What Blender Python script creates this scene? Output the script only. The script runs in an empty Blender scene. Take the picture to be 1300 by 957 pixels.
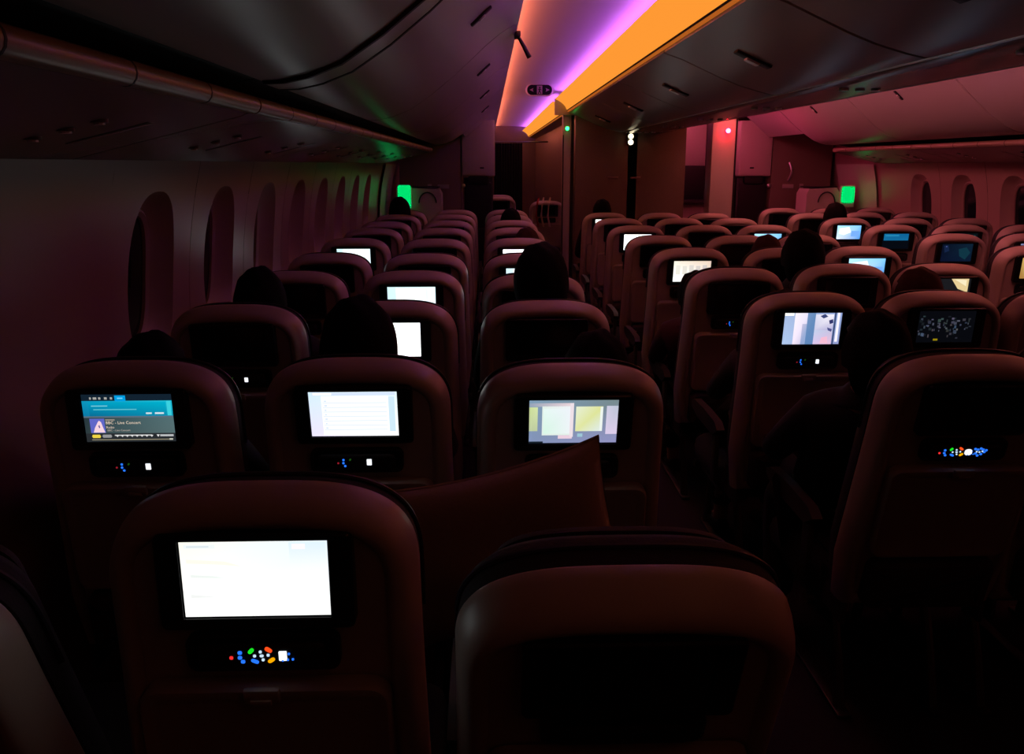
import bpy, bmesh, math, random
from mathutils import Vector, Matrix, Euler
random.seed(7)
sc = bpy.context.scene
COL = sc.collection
PI = math.pi
R = math.radians

# ------------------------------------------------------------------ materials
def mat(name, col, rough=0.6, metal=0.0, noise=0.0, nscale=60.0, bump=0.0, spec=0.5, coat=0.0):
    m = bpy.data.materials.new(name); m.use_nodes = True
    nt = m.node_tree; b = nt.nodes['Principled BSDF']
    b.inputs['Base Color'].default_value = (*col, 1)
    b.inputs['Roughness'].default_value = rough
    b.inputs['Metallic'].default_value = metal
    b.inputs['Specular IOR Level'].default_value = spec
    b.inputs['Coat Weight'].default_value = coat
    if noise or bump:
        tc = nt.nodes.new('ShaderNodeTexCoord')
        nz = nt.nodes.new('ShaderNodeTexNoise'); nz.inputs['Scale'].default_value = nscale
        nz.inputs['Detail'].default_value = 3
        nt.links.new(tc.outputs['Object'], nz.inputs['Vector'])
        if noise:
            mx = nt.nodes.new('ShaderNodeMix'); mx.data_type = 'RGBA'
            mx.inputs[6].default_value = (*[c*(1-noise) for c in col], 1)
            mx.inputs[7].default_value = (*[min(1, c*(1+noise)) for c in col], 1)
            nt.links.new(nz.outputs['Fac'], mx.inputs[0])
            nt.links.new(mx.outputs[2], b.inputs['Base Color'])
        if bump:
            bp = nt.nodes.new('ShaderNodeBump'); bp.inputs['Strength'].default_value = bump
            bp.inputs['Distance'].default_value = 0.002
            nt.links.new(nz.outputs['Fac'], bp.inputs['Height'])
            nt.links.new(bp.outputs['Normal'], b.inputs['Normal'])
    return m

def emit(name, col, s=1.0, sample=True):
    m = bpy.data.materials.new(name); m.use_nodes = True
    nt = m.node_tree; nt.nodes.clear()
    e = nt.nodes.new('ShaderNodeEmission'); o = nt.nodes.new('ShaderNodeOutputMaterial')
    e.inputs['Color'].default_value = (*col, 1); e.inputs['Strength'].default_value = s
    nt.links.new(e.outputs[0], o.inputs[0])
    if not sample: m.cycles.emission_sampling = 'NONE'
    return m

def emit_attr(name, s=1.0):
    m = bpy.data.materials.new(name); m.use_nodes = True
    nt = m.node_tree; nt.nodes.clear()
    a = nt.nodes.new('ShaderNodeAttribute'); a.attribute_name = 'picture'
    e = nt.nodes.new('ShaderNodeEmission'); o = nt.nodes.new('ShaderNodeOutputMaterial')
    nt.links.new(a.outputs['Color'], e.inputs['Color']); e.inputs['Strength'].default_value = s
    nt.links.new(e.outputs[0], o.inputs[0])
    return m

M = {}
M['shell'] = mat('seat_shell_plastic', (0.42, 0.34, 0.30), 0.42, noise=0.05, nscale=400, bump=0.08)
M['fabric'] = mat('dark_seat_fabric', (0.020, 0.016, 0.022), 0.85, noise=0.35, nscale=300, bump=0.4)
M['piping'] = mat('leather_piping', (0.03, 0.03, 0.05), 0.45)
M['bezel'] = mat('black_bezel_gloss', (0.008, 0.008, 0.010), 0.28)
M['blackplastic'] = mat('black_plastic', (0.012, 0.012, 0.014), 0.5)
M['offscreen'] = mat('unlit_screen_glass', (0.004, 0.004, 0.006), 0.18)
M['tray'] = mat('tray_plastic', (0.36, 0.29, 0.25), 0.5, noise=0.05, nscale=300)
M['pocket'] = mat('pocket_fabric', (0.05, 0.035, 0.04), 0.9, noise=0.3, nscale=250, bump=0.3)
M['metal'] = mat('seat_frame_metal', (0.16, 0.16, 0.17), 0.4, metal=0.9)
M['arm'] = mat('armrest_plastic', (0.06, 0.05, 0.05), 0.5)
M['screen'] = emit_attr('screen_picture', 1.0)
M['carpet'] = mat('cabin_carpet', (0.025, 0.016, 0.022), 0.95, noise=0.5, nscale=120, bump=0.5)
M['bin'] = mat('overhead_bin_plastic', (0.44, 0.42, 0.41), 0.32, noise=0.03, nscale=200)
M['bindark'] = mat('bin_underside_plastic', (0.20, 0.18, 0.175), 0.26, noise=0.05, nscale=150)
M['rail'] = mat('brown_grip_rail', (0.30, 0.20, 0.15), 0.35)
M['gap'] = mat('gap_rubber_and_shade', (0.012, 0.011, 0.011), 0.7)
M['ceil'] = mat('ceiling_panel', (0.66, 0.63, 0.62), 0.55, noise=0.02, nscale=30)
M['wall'] = mat('sidewall_panel', (0.36, 0.235, 0.215), 0.36, noise=0.04, nscale=120, spec=0.35)
M['partition'] = mat('partition_laminate', (0.17, 0.125, 0.09), 0.45, noise=0.15, nscale=90)
M['post'] = mat('partition_post', (0.40, 0.36, 0.33), 0.35)
M['cabinet'] = mat('cabinet_white', (0.52, 0.47, 0.42), 0.4, noise=0.03)
M['curtain'] = mat('black_curtain', (0.006, 0.005, 0.006), 0.95, noise=0.3, nscale=40)
M['chrome'] = mat('bright_chrome', (0.92, 0.92, 0.93), 0.42, metal=1.0)
M['blackrubber'] = mat('matte_black', (0.006, 0.006, 0.007), 0.8)
M['pillow'] = mat('pillow_cotton', (0.34, 0.25, 0.22), 0.9, noise=0.08, nscale=120, bump=0.3)
M['pillowedge'] = mat('pillow_seam', (0.42, 0.32, 0.28), 0.9)
M['skin'] = mat('skin', (0.36, 0.19, 0.12), 0.55, noise=0.06, nscale=60)
M['hair'] = mat('dark_hair', (0.003, 0.0022, 0.002), 0.8, noise=0.4, nscale=200, bump=0.6, spec=0.1)
M['hairred'] = mat('reddish_hair', (0.04, 0.012, 0.008), 0.8, noise=0.4, nscale=200, bump=0.6, spec=0.2)
M['cloth0'] = mat('dark_shirt', (0.012, 0.012, 0.016), 0.9, noise=0.3, nscale=150, bump=0.3)
M['cloth1'] = mat('maroon_shirt', (0.06, 0.018, 0.02), 0.9, noise=0.3, nscale=150, bump=0.3)
M['cloth2'] = mat('grey_shirt', (0.05, 0.045, 0.05), 0.9, noise=0.3, nscale=150, bump=0.3)
M['trouser'] = mat('dark_trousers', (0.012, 0.012, 0.018), 0.9, noise=0.3, nscale=150, bump=0.3)
M['shoe'] = mat('black_shoe', (0.01, 0.01, 0.01), 0.5)
M['white'] = mat('white_cloth', (0.6, 0.5, 0.47), 0.9, noise=0.05, nscale=100)
M['redcloth'] = mat('red_cloth', (0.35, 0.03, 0.03), 0.9)
M['eyewhite'] = mat('eye_white', (0.7, 0.68, 0.66), 0.3)
M['signwhite'] = mat('sign_housing', (0.7, 0.62, 0.6), 0.5)
M['signdark'] = mat('sign_face_dark', (0.006, 0.007, 0.010), 0.7, spec=0.1)
M['signmark'] = mat('sign_mark_pale', (0.30, 0.20, 0.22), 0.6)
gm = bpy.data.materials.new('window_glass'); gm.use_nodes = True
gb = gm.node_tree.nodes['Principled BSDF']
gb.inputs['Base Color'].default_value = (0.02, 0.025, 0.04, 1); gb.inputs['Roughness'].default_value = 0.06
gb.inputs['Transmission Weight'].default_value = 0.6; gb.inputs['IOR'].default_value = 1.45
M['glass'] = gm
# lamps, panels given their lit glow, and added fill lights
M['lens'] = emit('amber_panel_glow', (1.0, 0.32, 0.035), 1.0)
M['violet'] = emit('violet_led_strip', (0.52, 0.10, 1.0), 13.0)
M['rosefill'] = emit('rose_added_fill', (1.0, 0.10, 0.24), 5.0)
M['rosefill_strip'] = emit('rose_added_fill_strip', (1.0, 0.05, 0.17), 45.0)
M['edgeglow'] = emit('amber_door_edge_glow', (1.0, 0.24, 0.03), 0.42)
M['aftfill'] = emit('dim_amber_aft_fill', (1.0, 0.24, 0.11), 0.40)
M['panelglow_pink'] = emit('pink_panel_glow', (1.0, 0.22, 0.22), 6.5)  # right panel's own glow, strengthened to brighten the right bins
M['violetpink'] = emit('pink_violet_led_strip', (0.8, 0.16, 0.5), 10.0)
M['rose'] = emit('rose_led_strip', (1.0, 0.20, 0.09), 15.0)
M['green'] = emit('green_exit_light', (0.0, 0.75, 0.16), 1.0)
M['greenled'] = emit('green_led', (0.02, 1.0, 0.12), 8.0)
M['redled'] = emit('red_led', (1.0, 0.008, 0.03), 130.0)
M['bulb'] = emit('warm_bulb', (1.0, 0.85, 0.55), 3.0)
M['whiteled'] = emit('white_led', (0.8, 0.85, 1.0), 2.0)
M['k_red'] = emit('key_red', (1.0, 0.03, 0.03), 1.0, False)
M['k_redl'] = emit('key_orange_red', (1.0, 0.07, 0.01), 1.2, False)
M['k_blue'] = emit('key_blue', (0.02, 0.18, 1.0), 1.1, False)
M['k_green'] = emit('key_green', (0.01, 0.75, 0.02), 1.0, False)
M['k_yel'] = emit('key_yellow', (1.0, 0.42, 0.0), 1.0, False)
M['k_ice'] = emit('key_ice', (0.6, 0.8, 1.0), 1.0, False)
M['k_dim'] = emit('key_dim_green', (0.01, 0.06, 0.005), 1.0, False)
M['k_dimred'] = emit('key_dim_red', (0.25, 0.01, 0.02), 1.0, False)
M['hdisp'] = emit('handset_display', (0.9, 0.95, 1.0), 1.3, False)

# ------------------------------------------------------------------ mesh builder
class MB:
    def __init__(s): s.bm = bmesh.new(); s.mats = []
    def mi(s, m):
        if m not in s.mats: s.mats.append(m)
        return s.mats.index(m)
    def rings(s, rings, m, cap0=False, cap1=False, closed=True, loop=False):
        i = s.mi(m); vs = [[s.bm.verts.new(p) for p in r] for r in rings]
        n = len(rings[0]); pairs = list(zip(vs[:-1], vs[1:]))
        if loop: pairs.append((vs[-1], vs[0]))
        for a, b in pairs:
            for k in range(n if closed else n-1):
                f = s.bm.faces.new((a[k], a[(k+1) % n], b[(k+1) % n], b[k])); f.material_index = i
        if cap0: f = s.bm.faces.new(list(reversed(vs[0]))); f.material_index = i
        if cap1: f = s.bm.faces.new(vs[-1]); f.material_index = i
        return s
    def quad(s, pts, m):
        f = s.bm.faces.new([s.bm.verts.new(p) for p in pts]); f.material_index = s.mi(m); return s
    def box(s, c, size, m, bev=0.0, rot=None, seg=2):
        t = bmesh.new(); bmesh.ops.create_cube(t, size=1.0)
        for v in t.verts: v.co = Vector((v.co.x*size[0], v.co.y*size[1], v.co.z*size[2]))
        if bev: bmesh.ops.bevel(t, geom=t.edges[:], offset=bev, segments=seg, profile=0.5, affect='EDGES')
        mt = Matrix.Translation(c)
        if rot: mt = mt @ Euler(rot).to_matrix().to_4x4()
        s.add(t, m, mt); return s
    def add(s, t, m, mt=Matrix.Identity(4)):
        i = s.mi(m); mp = {}
        for v in t.verts: mp[v] = s.bm.verts.new(mt @ v.co)
        for f in t.faces:
            try:
                g = s.bm.faces.new([mp[v] for v in f.verts]); g.material_index = i
            except ValueError: pass
        t.free()
    def tube(s, pts, r, m, n=10, cap=True):
        pts = [Vector(p) for p in pts]; rs = r if isinstance(r, (list, tuple)) else [r]*len(pts)
        rings = []; up = Vector((0.013, 0.021, 1))
        for k, p in enumerate(pts):
            d = (pts[min(k+1, len(pts)-1)] - pts[max(k-1, 0)]).normalized()
            a = d.cross(up)
            if a.length < 1e-3: a = d.cross(Vector((1, 0, 0)))
            a.normalize(); b = d.cross(a).normalized()
            rings.append([p + (a*math.cos(2*PI*j/n) + b*math.sin(2*PI*j/n))*rs[k] for j in range(n)])
        return s.rings(rings, m, cap, cap)
    def sphere(s, c, r, m, seg=12, scale=(1, 1, 1)):
        t = bmesh.new(); bmesh.ops.create_uvsphere(t, u_segments=seg, v_segments=max(6, seg*2//3), radius=r)
        s.add(t, m, Matrix.Translation(c) @ Matrix.Diagonal((*scale, 1))); return s
    def prism(s, prof, y0, y1, m, cap=True):
        """profile in (x,z) extruded along y"""
        return s.rings([[(x, y0, z) for x, z in prof], [(x, y1, z) for x, z in prof]], m, cap, cap)
    def build(s, name, parent=None, smooth=35, loc=None, rot=None):
        bmesh.ops.recalc_face_normals(s.bm, faces=s.bm.faces[:])
        me = bpy.data.meshes.new(name); s.bm.to_mesh(me); s.bm.free()
        for m in s.mats: me.materials.append(m)
        finish(me, smooth)
        o = bpy.data.objects.new(name, me); COL.objects.link(o)
        if parent: o.parent = parent
        if loc is not None: o.location = loc
        if rot is not None: o.rotation_euler = rot
        return o

def finish(me, ang=35):
    if ang:
        me.polygons.foreach_set('use_smooth', [True]*len(me.polygons))
        me.set_sharp_from_angle(angle=R(ang))

def tag(o, label=None, cat=None, group=None, kind=None):
    if label: o['label'] = label
    if cat: o['category'] = cat
    if group: o['group'] = group
    if kind: o['kind'] = kind
    return o
def empty(name, loc=(0, 0, 0), rz=0):
    o = bpy.data.objects.new(name, None); COL.objects.link(o)
    o.location = loc; o.rotation_euler = (0, 0, rz); o.empty_display_size = 0.1
    return o
def struct(o): o['kind'] = 'structure'; return o
def copy_tree(o, parent=None):
    c = o.copy(); COL.objects.link(c); c.parent = parent
    for ch in o.children: copy_tree(ch, c)
    return c

# ------------------------------------------------------------------ layout numbers
XC = 1.605                                    # centre line of the cabin
def mir(x): return 2*XC - x
LX = (-0.815, -0.322, 0.19)                     # left block seat columns
CX = (1.15, 1.605, 2.06)
RX = tuple(mir(x) for x in reversed(LX))
def LY(r): return 1.02 + 0.785*(r-1)           # plane of the screens, row r
def CY(r): return 1.95 + 0.80*(r-2)

# ------------------------------------------------------------------ seat back outline
SH, SA = 0.752, 0.2165
def outline(a=SA, H=SH, rz=0.150, bot=0.230, w0=0.0, e=3.1):
    right = []
    for k in range(8):
        t = k/8; right.append((bot + (a-bot)*(0.35*t + 0.65*t*t*(3-2*t)) - 0.02*max(0, .25-t)*4, w0 + (H-rz-w0)*t*0.999))
    for k in range(19):
        th = (PI/2)*k/18
        right.append((a*max(0, math.cos(th))**(2/e) if k < 18 else 0.0, H-rz + rz*math.sin(th)**(2/e)))
    pts = right[:]
    for x, z in reversed(right[:-1]): pts.append((-x, z))
    return pts
def offset(pts, d):
    n = len(pts); out = []
    for i in range(n):
        p0, p1, p2 = Vector(pts[i-1]), Vector(pts[i]), Vector(pts[(i+1) % n])
        a = (p1-p0).normalized(); b = (p2-p1).normalized()
        na = Vector((-a.y, a.x)); nb = Vector((-b.y, b.x)); nn = (na+nb)
        nn.normalize(); k = 1/max(0.5, nn.dot(na))
        out.append(tuple(p1 + nn*d*k))
    return out
OUT = outline()
def ringat(pts, d): return [(u, -d, w) for u, w in pts]

def make_shell():
    b = MB()
    seq = [(0.012, -0.052), (0.002, -0.050), (-0.002, -0.044), (-0.001, -0.026), (0.003, -0.005), (0.008, 0.012), (0.015, 0.022), (0.023, 0.028), (0.030, 0.028),
           (0.036, 0.025), (0.040, 0.020), (0.042, 0.016)]
    b.rings([ringat(offset(OUT, o), d) for o, d in seq], M['shell'], True, True)
    return b
def make_back_cushion():
    b = MB(); o2 = outline(0.2155, 0.743, 0.150, 0.226, 0.02)
    seq = [(0.012, -0.050), (0.0, -0.056), (-0.001, -0.072), (0.006, -0.105), (0.022, -0.125), (0.06, -0.138), (0.10, -0.138)]
    b.rings([ringat(offset(o2, o), d) for o, d in seq], M['fabric'], True, True)
    return b
def make_headrest():
    b = MB(); o2 = [(u*0.88, 0.50+(w)*0.262) for u, w in outline(0.195, 0.80, 0.34, 0.20)]
    seq = [(0.010, -0.134), (0.0, -0.142), (0.004, -0.154), (0.018, -0.162), (0.04, -0.164)]
    b.rings([ringat(offset(o2, o), d) for o, d in seq], M['fabric'], True, True)
    return b
def make_piping():
    b = MB(); o2 = offset(outline(0.2155, 0.743, 0.150, 0.226, 0.02), -0.002)
    pts = [(u, 0.085, w) for u, w in o2 if w > 0.45]
    b.tube(pts, 0.0035, M['piping'], 6)
    return b
SW, SHT, SZ = 0.200, 0.1145, 0.643             # screen size and height along the back
def rrect(hx, hz, r, cz=0.0, n=5, cx=0.0):
    pts = []
    for qx, qz, a0 in ((1, -1, -PI/2), (1, 1, 0), (-1, 1, PI/2), (-1, -1, PI)):
        for k in range(n):
            a = a0 + PI/2*k/(n-1)
            pts.append((cx+qx*(hx-r) + r*math.cos(a), cz+qz*(hz-r) + r*math.sin(a)))
    return pts
def make_monitor():
    b = MB(); o = rrect(0.134, 0.072, 0.010, SZ-0.004)
    inner = rrect(SW/2+0.002, SHT/2+0.002, 0.002, SZ)
    b.rings([ringat(o, 0.012), ringat(o, 0.035), ringat(offset(o, 0.003), 0.038), ringat(offset(o, 0.010), 0.037),
             ringat(inner, 0.0355), ringat(inner, 0.031)], M['bezel'], True, True)
    return b
def make_cradle():
    b = MB(); o = rrect(0.108, 0.030, 0.016, 0.522)
    b.rings([ringat(o, 0.018), ringat(o, 0.030), ringat(offset(o, 0.004), 0.031), ringat(offset(o, 0.009), 0.028)], M['blackplastic'], True, True)
    o = rrect(0.090, 0.020, 0.012, 0.522)
    b.rings([ringat(o, 0.027), ringat(o, 0.036), ringat(offset(o, 0.003), 0.039), ringat(offset(o, 0.008), 0.040)], M['blackplastic'], True, True)
    return b
def key(b, x, z, rx, rz, m, rot=0):
    c, s = math.cos(rot), math.sin(rot)
    def ring(k, d):
        r = []
        for j in range(10):
            a = 2*PI*j/10; px = rx*k*math.copysign(abs(math.cos(a))**0.7, math.cos(a)); pz = rz*k*math.copysign(abs(math.sin(a))**0.7, math.sin(a))
            r.append((x+px*c-pz*s, -d, 0.522+z+px*s+pz*c))
        return r
    b.rings([ring(1, 0.0385), ring(1, 0.0410), ring(0.7, 0.0418)], m, True, True)
def make_keypad(kind):
    b = MB(); K = lambda *a, **k: key(b, *a, **k)
    if kind in ('full', 'wide'):
        K(-.042, .000, .0026, .0026, M['k_red'])
        for x, z in ((-.0295, .008), (-.0300, .000), (-.0262, -.0065)): K(x, z, .0030, .0028, M['k_blue'])
        K(-.0140, .0105, .0050, .0030, M['k_green'], rot=0.8)
        K(.0105, .0120, .0056, .0030, M['k_redl'], rot=-0.6)
        K(.0135, -.0050, .0056, .0030, M['k_yel'], rot=0.6)
        K(-.0095, -.0062, .0058, .0028, M['k_blue'], rot=-0.45)
        for x, z in ((-.001, .009), (-.0095, .0025), (.0095, .0035), (.002, -.004)): K(x, z, .0021, .0021, M['k_ice'])
        K(.0004, .0025, .0028, .0020, M['k_ice'])
        for x, z in ((.0385, .005), (.0365, -.0045), (.0295, -.0055), (.0435, -.004)): K(x, z, .0017, .0017, M['k_blue'])
    if kind == 'wide':
        for x, z in ((.046, .011), (.053, .009), (.060, .012), (.066, .009), (.070, .002), (.063, -.004), (.055, -.008), (.049, -.002), (.074, .007)):
            K(x, z, .0032, .0030, M['k_blue'])
        for x, z in ((.051, .003), (.058, .002), (.065, .004)): K(x, z, .0022, .0020, M['k_ice'])
    if kind == 'dim':
        K(-.042, .000, .0022, .0022, M['k_dimred'])
        for x, z in ((-.0295, .008), (-.0300, .000), (-.0262, -.0075)): K(x, z, .0026, .0026, M['k_blue'])
        K(-.0140, .0085, .0030, .0020, M['k_dim'], rot=0.8)
    if kind == 'off':
        for x in (-.03, -.01, .01):
            for z in (-.006, .006): K(x, z, .0026, .0026, M['blackrubber'])
    if kind == 'wide':
        for v in b.bm.verts: v.co.x -= 0.025
    return b
def make_display(kind):
    b = MB(); m = M['hdisp'] if kind != 'off' else M['offscreen']
    o = [(0.030+u, 0.522+w+0.002) for u, w in rrect(0.0055, 0.0075, 0.001, 0, 3)]
    if kind == 'wide': o = [(0.005+u*1.2, 0.522+w+0.002) for u, w in rrect(0.0075, 0.0085, 0.006, 0, 4)]
    b.rings([ringat(o, 0.0385), ringat(o, 0.0415)], m, True, True)
    return b
def make_tray():
    b = MB(); o = rrect(0.178, 0.140, 0.030, 0.335)
    b.rings([ringat(o, 0.020), ringat(o, 0.044), ringat(offset(o, 0.004), 0.049), ringat(offset(o, 0.012), 0.050),
             ringat(offset(o, 0.020), 0.047), ringat(offset(o, 0.026), 0.046)], M['tray'], True, True)
    return b
def make_latch():
    b = MB(); b.box((0, -0.055, 0.470), (0.052, 0.012, 0.024), M['tray'], 0.005)
    b.box((0, -0.061, 0.463), (0.030, 0.006, 0.010), M['tray'], 0.002)
    return b
def make_pocket():
    b = MB(); o = rrect(0.170, 0.080, 0.03, 0.100)
    b.rings([ringat(o, 0.020), ringat(o, 0.040), ringat(offset(o, 0.01), 0.058), ringat(offset(o, 0.04), 0.064)], M['pocket'], True, True)
    return b

# ------------------------------------------------------------------ screens
class Pic:
    """a lit display: coloured quads on one plate, the picture stored as a face-corner attribute"""
    def __init__(s): s.v = []; s.f = []; s.c = []
    def q(s, x0, y0, x1, y1, c, layer=0, c2=None, c3=None, c4=None):
        d = 0.0322 + layer*0.00025
        P = lambda x, y: (-SW/2 + SW*x, -d, SZ + SHT/2 - SHT*y)
        n = len(s.v); s.v += [P(x0, y1), P(x1, y1), P(x1, y0), P(x0, y0)]; s.f.append((n, n+1, n+2, n+3))
        tl, tr, br, bl = c, c2 or c, c4 or c3 or c, c3 or c
        s.c.append([bl, br, tr, tl])
    def poly(s, pts, c, layer=1):
        d = 0.0322 + layer*0.00025; n = len(s.v)
        s.v += [(-SW/2 + SW*x, -d, SZ + SHT/2 - SHT*y) for x, y in pts]
        s.f.append(tuple(range(n, n+len(pts)))); s.c.append([c]*len(pts))
    def text(s, txt, x, y, size, c, layer=3):
        cu = bpy.data.curves.new('t', 'FONT'); cu.body = txt; cu.size = size; cu.resolution_u = 2
        ob = bpy.data.objects.new('t', cu); COL.objects.link(ob)
        dg = bpy.context.evaluated_depsgraph_get(); me = ob.evaluated_get(dg).to_mesh()
        d = 0.0322 + layer*0.00025; n = len(s.v)
        s.v += [(-SW/2 + SW*x + v.co.x, -d, SZ + SHT/2 - SHT*y + v.co.y) for v in me.vertices]
        for p in me.polygons: s.f.append(tuple(n+i for i in p.vertices)); s.c.append([c]*len(p.vertices))
        ob.evaluated_get(dg).to_mesh_clear(); bpy.data.objects.remove(ob); bpy.data.curves.remove(cu)
    def mesh(s, k=1.0):
        me = bpy.data.meshes.new('screen'); me.from_pydata(s.v, [], s.f)
        at = me.color_attributes.new('picture', 'FLOAT_COLOR', 'CORNER')
        flat = []
        for cs in s.c:
            for c in cs: flat += [c[0]*k, c[1]*k, c[2]*k, 1.0]
        at.data.foreach_set('color', flat)
        me.materials.append(M['screen']); return me
def L(r, g, b):
    f = lambda c: (c/255/12.92) if c <= 10 else ((c/255+0.055)/1.055)**2.4
    return (f(r), f(g), f(b))
def pic(kind):
    p = Pic(); rnd = random.Random(kind)
    W = (1.15, 1.18, 1.15)
    if kind == 'white':
        p.q(0, 0, 1, 1, L(250, 252, 238), 0, L(232, 246, 255), W, W)
        p.q(.03, .05, .24, .10, L(238, 245, 244), 1); p.q(.05, .065, .20, .085, L(216, 228, 232), 2)
        p.q(.74, .03, .99, .33, L(222, 240, 255), 1, None, L(245, 250, 252))
        p.q(.76, .05, .85, .12, L(255, 246, 248), 2)
        p.poly([(.04, .24), (.30, .27), (.42, .34), (.25, .31), (.04, .29)], L(255, 247, 234))
        p.poly([(.06, .44), (.22, .46), (.30, .49), (.06, .48)], L(236, 242, 238))
        p.poly([(.05, .70), (.25, .74), (.05, .75)], L(240, 242, 240))
    elif kind == 'list':
        p.q(0, 0, 1, 1, L(214, 240, 255), 0, L(228, 250, 255), L(236, 228, 255), W)
        p.q(.14, .10, .90, .97, (1.1, 1.1, 1.15), 1)
        p.q(.04, .02, .98, .09, L(214, 228, 252), 1); p.q(.05, .03, .26, .08, (1.05, 1.05, 1.1), 2)
        for k in range(7):
            y = .24 + .10*k; p.q(.15, y, .88, y+.025, L(228, 238, 255), 2)
            p.q(.17, y-.045, .17+rnd.uniform(.02, .04), y-.01, L(216, 230, 255), 2)
        p.q(.90, .12, .97, .9, L(206, 232, 246), 1)
    elif kind == 'audio':
        p.q(0, 0, 1, 1, L(18, 34, 48), 0)
        p.q(0, .14, 1, .46, L(10, 150, 190), 1, L(30, 190, 215), L(10, 120, 165), L(14, 150, 180))
        p.q(.07, .17, .93, .46, L(0, 158, 196), 2, L(0, 176, 206), L(8, 108, 150), L(10, 140, 175))
        p.q(.94, .15, .985, .45, L(60, 210, 225), 2)
        p.q(.37, .03, .49, .15, L(0, 160, 230), 2)
        for x, w in ((.09, .02), (.13, .04), (.19, .025), (.255, .03), (.32, .025)): p.q(x, .065, x+w, .11, L(170, 170, 165), 2)
        p.q(.40, .075, .46, .10, L(120, 210, 245), 3)
        p.q(.10, .235, .28, .255, L(120, 205, 220), 3); p.q(.12, .31, .60, .330, L(95, 195, 212), 3)
        p.q(.70, .385, .765, .42, L(210, 225, 230), 3); p.q(.80, .385, .90, .42, L(220, 230, 235), 3)
        p.q(0, .46, 1, .49, L(90, 110, 125), 2)
        p.q(0, .49, 1, .83, L(38, 54, 60), 1, L(84, 112, 116), L(44, 58, 62), L(86, 110, 112))
        p.q(.06, .51, .225, .81, L(96, 104, 200), 2)
        p.poly([(.09, .80), (.11, .70), (.15, .58), (.165, .55), (.185, .58), (.205, .72), (.22, .80)], L(248, 214, 226), 3)
        p.poly([(.150, .66), (.165, .64), (.170, .70), (.158, .71)], L(90, 80, 150), 4)
        p.q(.235, .525, .34, .55, L(160, 150, 140), 2)
        p.text('BBC - Live Concert', .235, .625, .0098, L(238, 218, 196))
        p.text('Radio', .235, .715, .0080, L(226, 206, 190))
        p.text('BBC - Live Concert', .245, .775, .0064, L(190, 178, 168))
        p.q(0, .82, 1, 1, L(40, 44, 48), 2)
        p.poly(rr := [(.075, .845), (.155, .845), (.165, .88), (.155, .915), (.075, .915), (.065, .88)], L(240, 212, 70), 4)
        p.poly([(.19, .845), (.28, .845), (.29, .88), (.28, .91), (.19, .91), (.18, .88)], L(150, 150, 152), 4)
        for k in range(8):
            p.poly([(.33+.055*k, .86), (.37+.055*k, .86), (.35+.055*k, .90)], L(225, 225, 226), 4)
        p.q(.32, .85, .74, .875, L(196, 196, 196), 3); p.q(.83, .85, .98, .89, L(190, 192, 195), 3)
        p.poly([(.79, .85), (.825, .85), (.808, .90)], L(235, 235, 236), 4)
        p.q(.06, .945, .97, .962, L(150, 142, 118), 3); p.q(.93, .935, .97, .965, L(205, 205, 190), 4)
    elif kind == 'tiles':
        p.q(0, 0, 1, 1, L(128, 158, 184), 0, L(118, 138, 140), L(132, 148, 186), L(146, 148, 196))
        p.q(0, .08, .5, .16, L(150, 164, 184), 1, L(236, 214, 220), None, L(240, 220, 226))
        p.q(0, .17, .095, .72, L(206, 222, 152), 1, L(214, 230, 170), L(190, 204, 160))
        p.q(.145, .15, .50, .82, L(226, 240, 232), 1, L(240, 244, 250)); p.q(.46, .08, .50, .86, L(238, 224, 232), 2)
        p.q(.16, .20, .46, .78, L(232, 250, 246), 3, L(240, 244, 252), L(216, 248, 230), L(238, 246, 248))
        p.q(.33, .82, .49, .90, L(236, 208, 224), 2)
        p.q(.525, .16, .83, .73, L(232, 240, 214), 1, L(222, 228, 150), L(226, 232, 166), L(224, 238, 238))
        p.q(.80, .17, .83, .72, L(238, 246, 240), 2)
        p.q(.87, .15, 1, .80, L(206, 204, 226), 1, L(188, 196, 214), L(222, 206, 236))
        p.q(.55, .78, .61, .86, L(158, 198, 214), 2)
        p.q(0, .96, .16, 1, L(24, 34, 44), 2)
    elif kind == 'video':
        p.q(0, 0, 1, 1, L(170, 190, 228), 0, L(150, 172, 220), L(176, 202, 240), L(150, 160, 210))
        p.q(0, 0, .16, .09, W, 1)
        p.q(.18, 0, .40, 1, L(255, 248, 255), 1, L(240, 234, 255), L(250, 236, 255), L(190, 190, 226))
        p.q(.32, .35, .44, 1, L(200, 196, 226), 2, L(160, 180, 220), L(150, 170, 214))
        p.q(.40, 0, .54, 1, L(118, 150, 196), 3, L(104, 142, 190), L(96, 136, 188))
        p.q(.54, .05, .86, .55, L(226, 226, 246), 2, L(250, 246, 255), L(206, 204, 232), L(180, 176, 220))
        p.q(.54, .55, .86, 1, L(196, 210, 238), 2, L(200, 196, 226), L(220, 200, 240), L(236, 190, 220))
        p.poly([(.62, .10), (.70, .04), (.76, .12), (.68, .18)], L(60, 70, 120), 4)
        p.poly([(.78, .24), (.85, .20), (.86, .32), (.80, .36)], L(50, 56, 110), 4)
        p.poly([(.76, .46), (.85, .52), (.84, .60), (.78, .56)], L(80, 84, 140), 4)
        p.poly([(.68, .78), (.78, .75), (.80, .97), (.66, .97)], L(248, 190, 214), 4)
        p.q(.87, 0, .90, 1, L(60, 76, 120), 3); p.q(.92, 0, .965, .92, (1, .95, 1.1), 3)
    elif kind == 'night':
        p.q(0, 0, 1, 1, L(8, 9, 14), 0)
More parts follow.
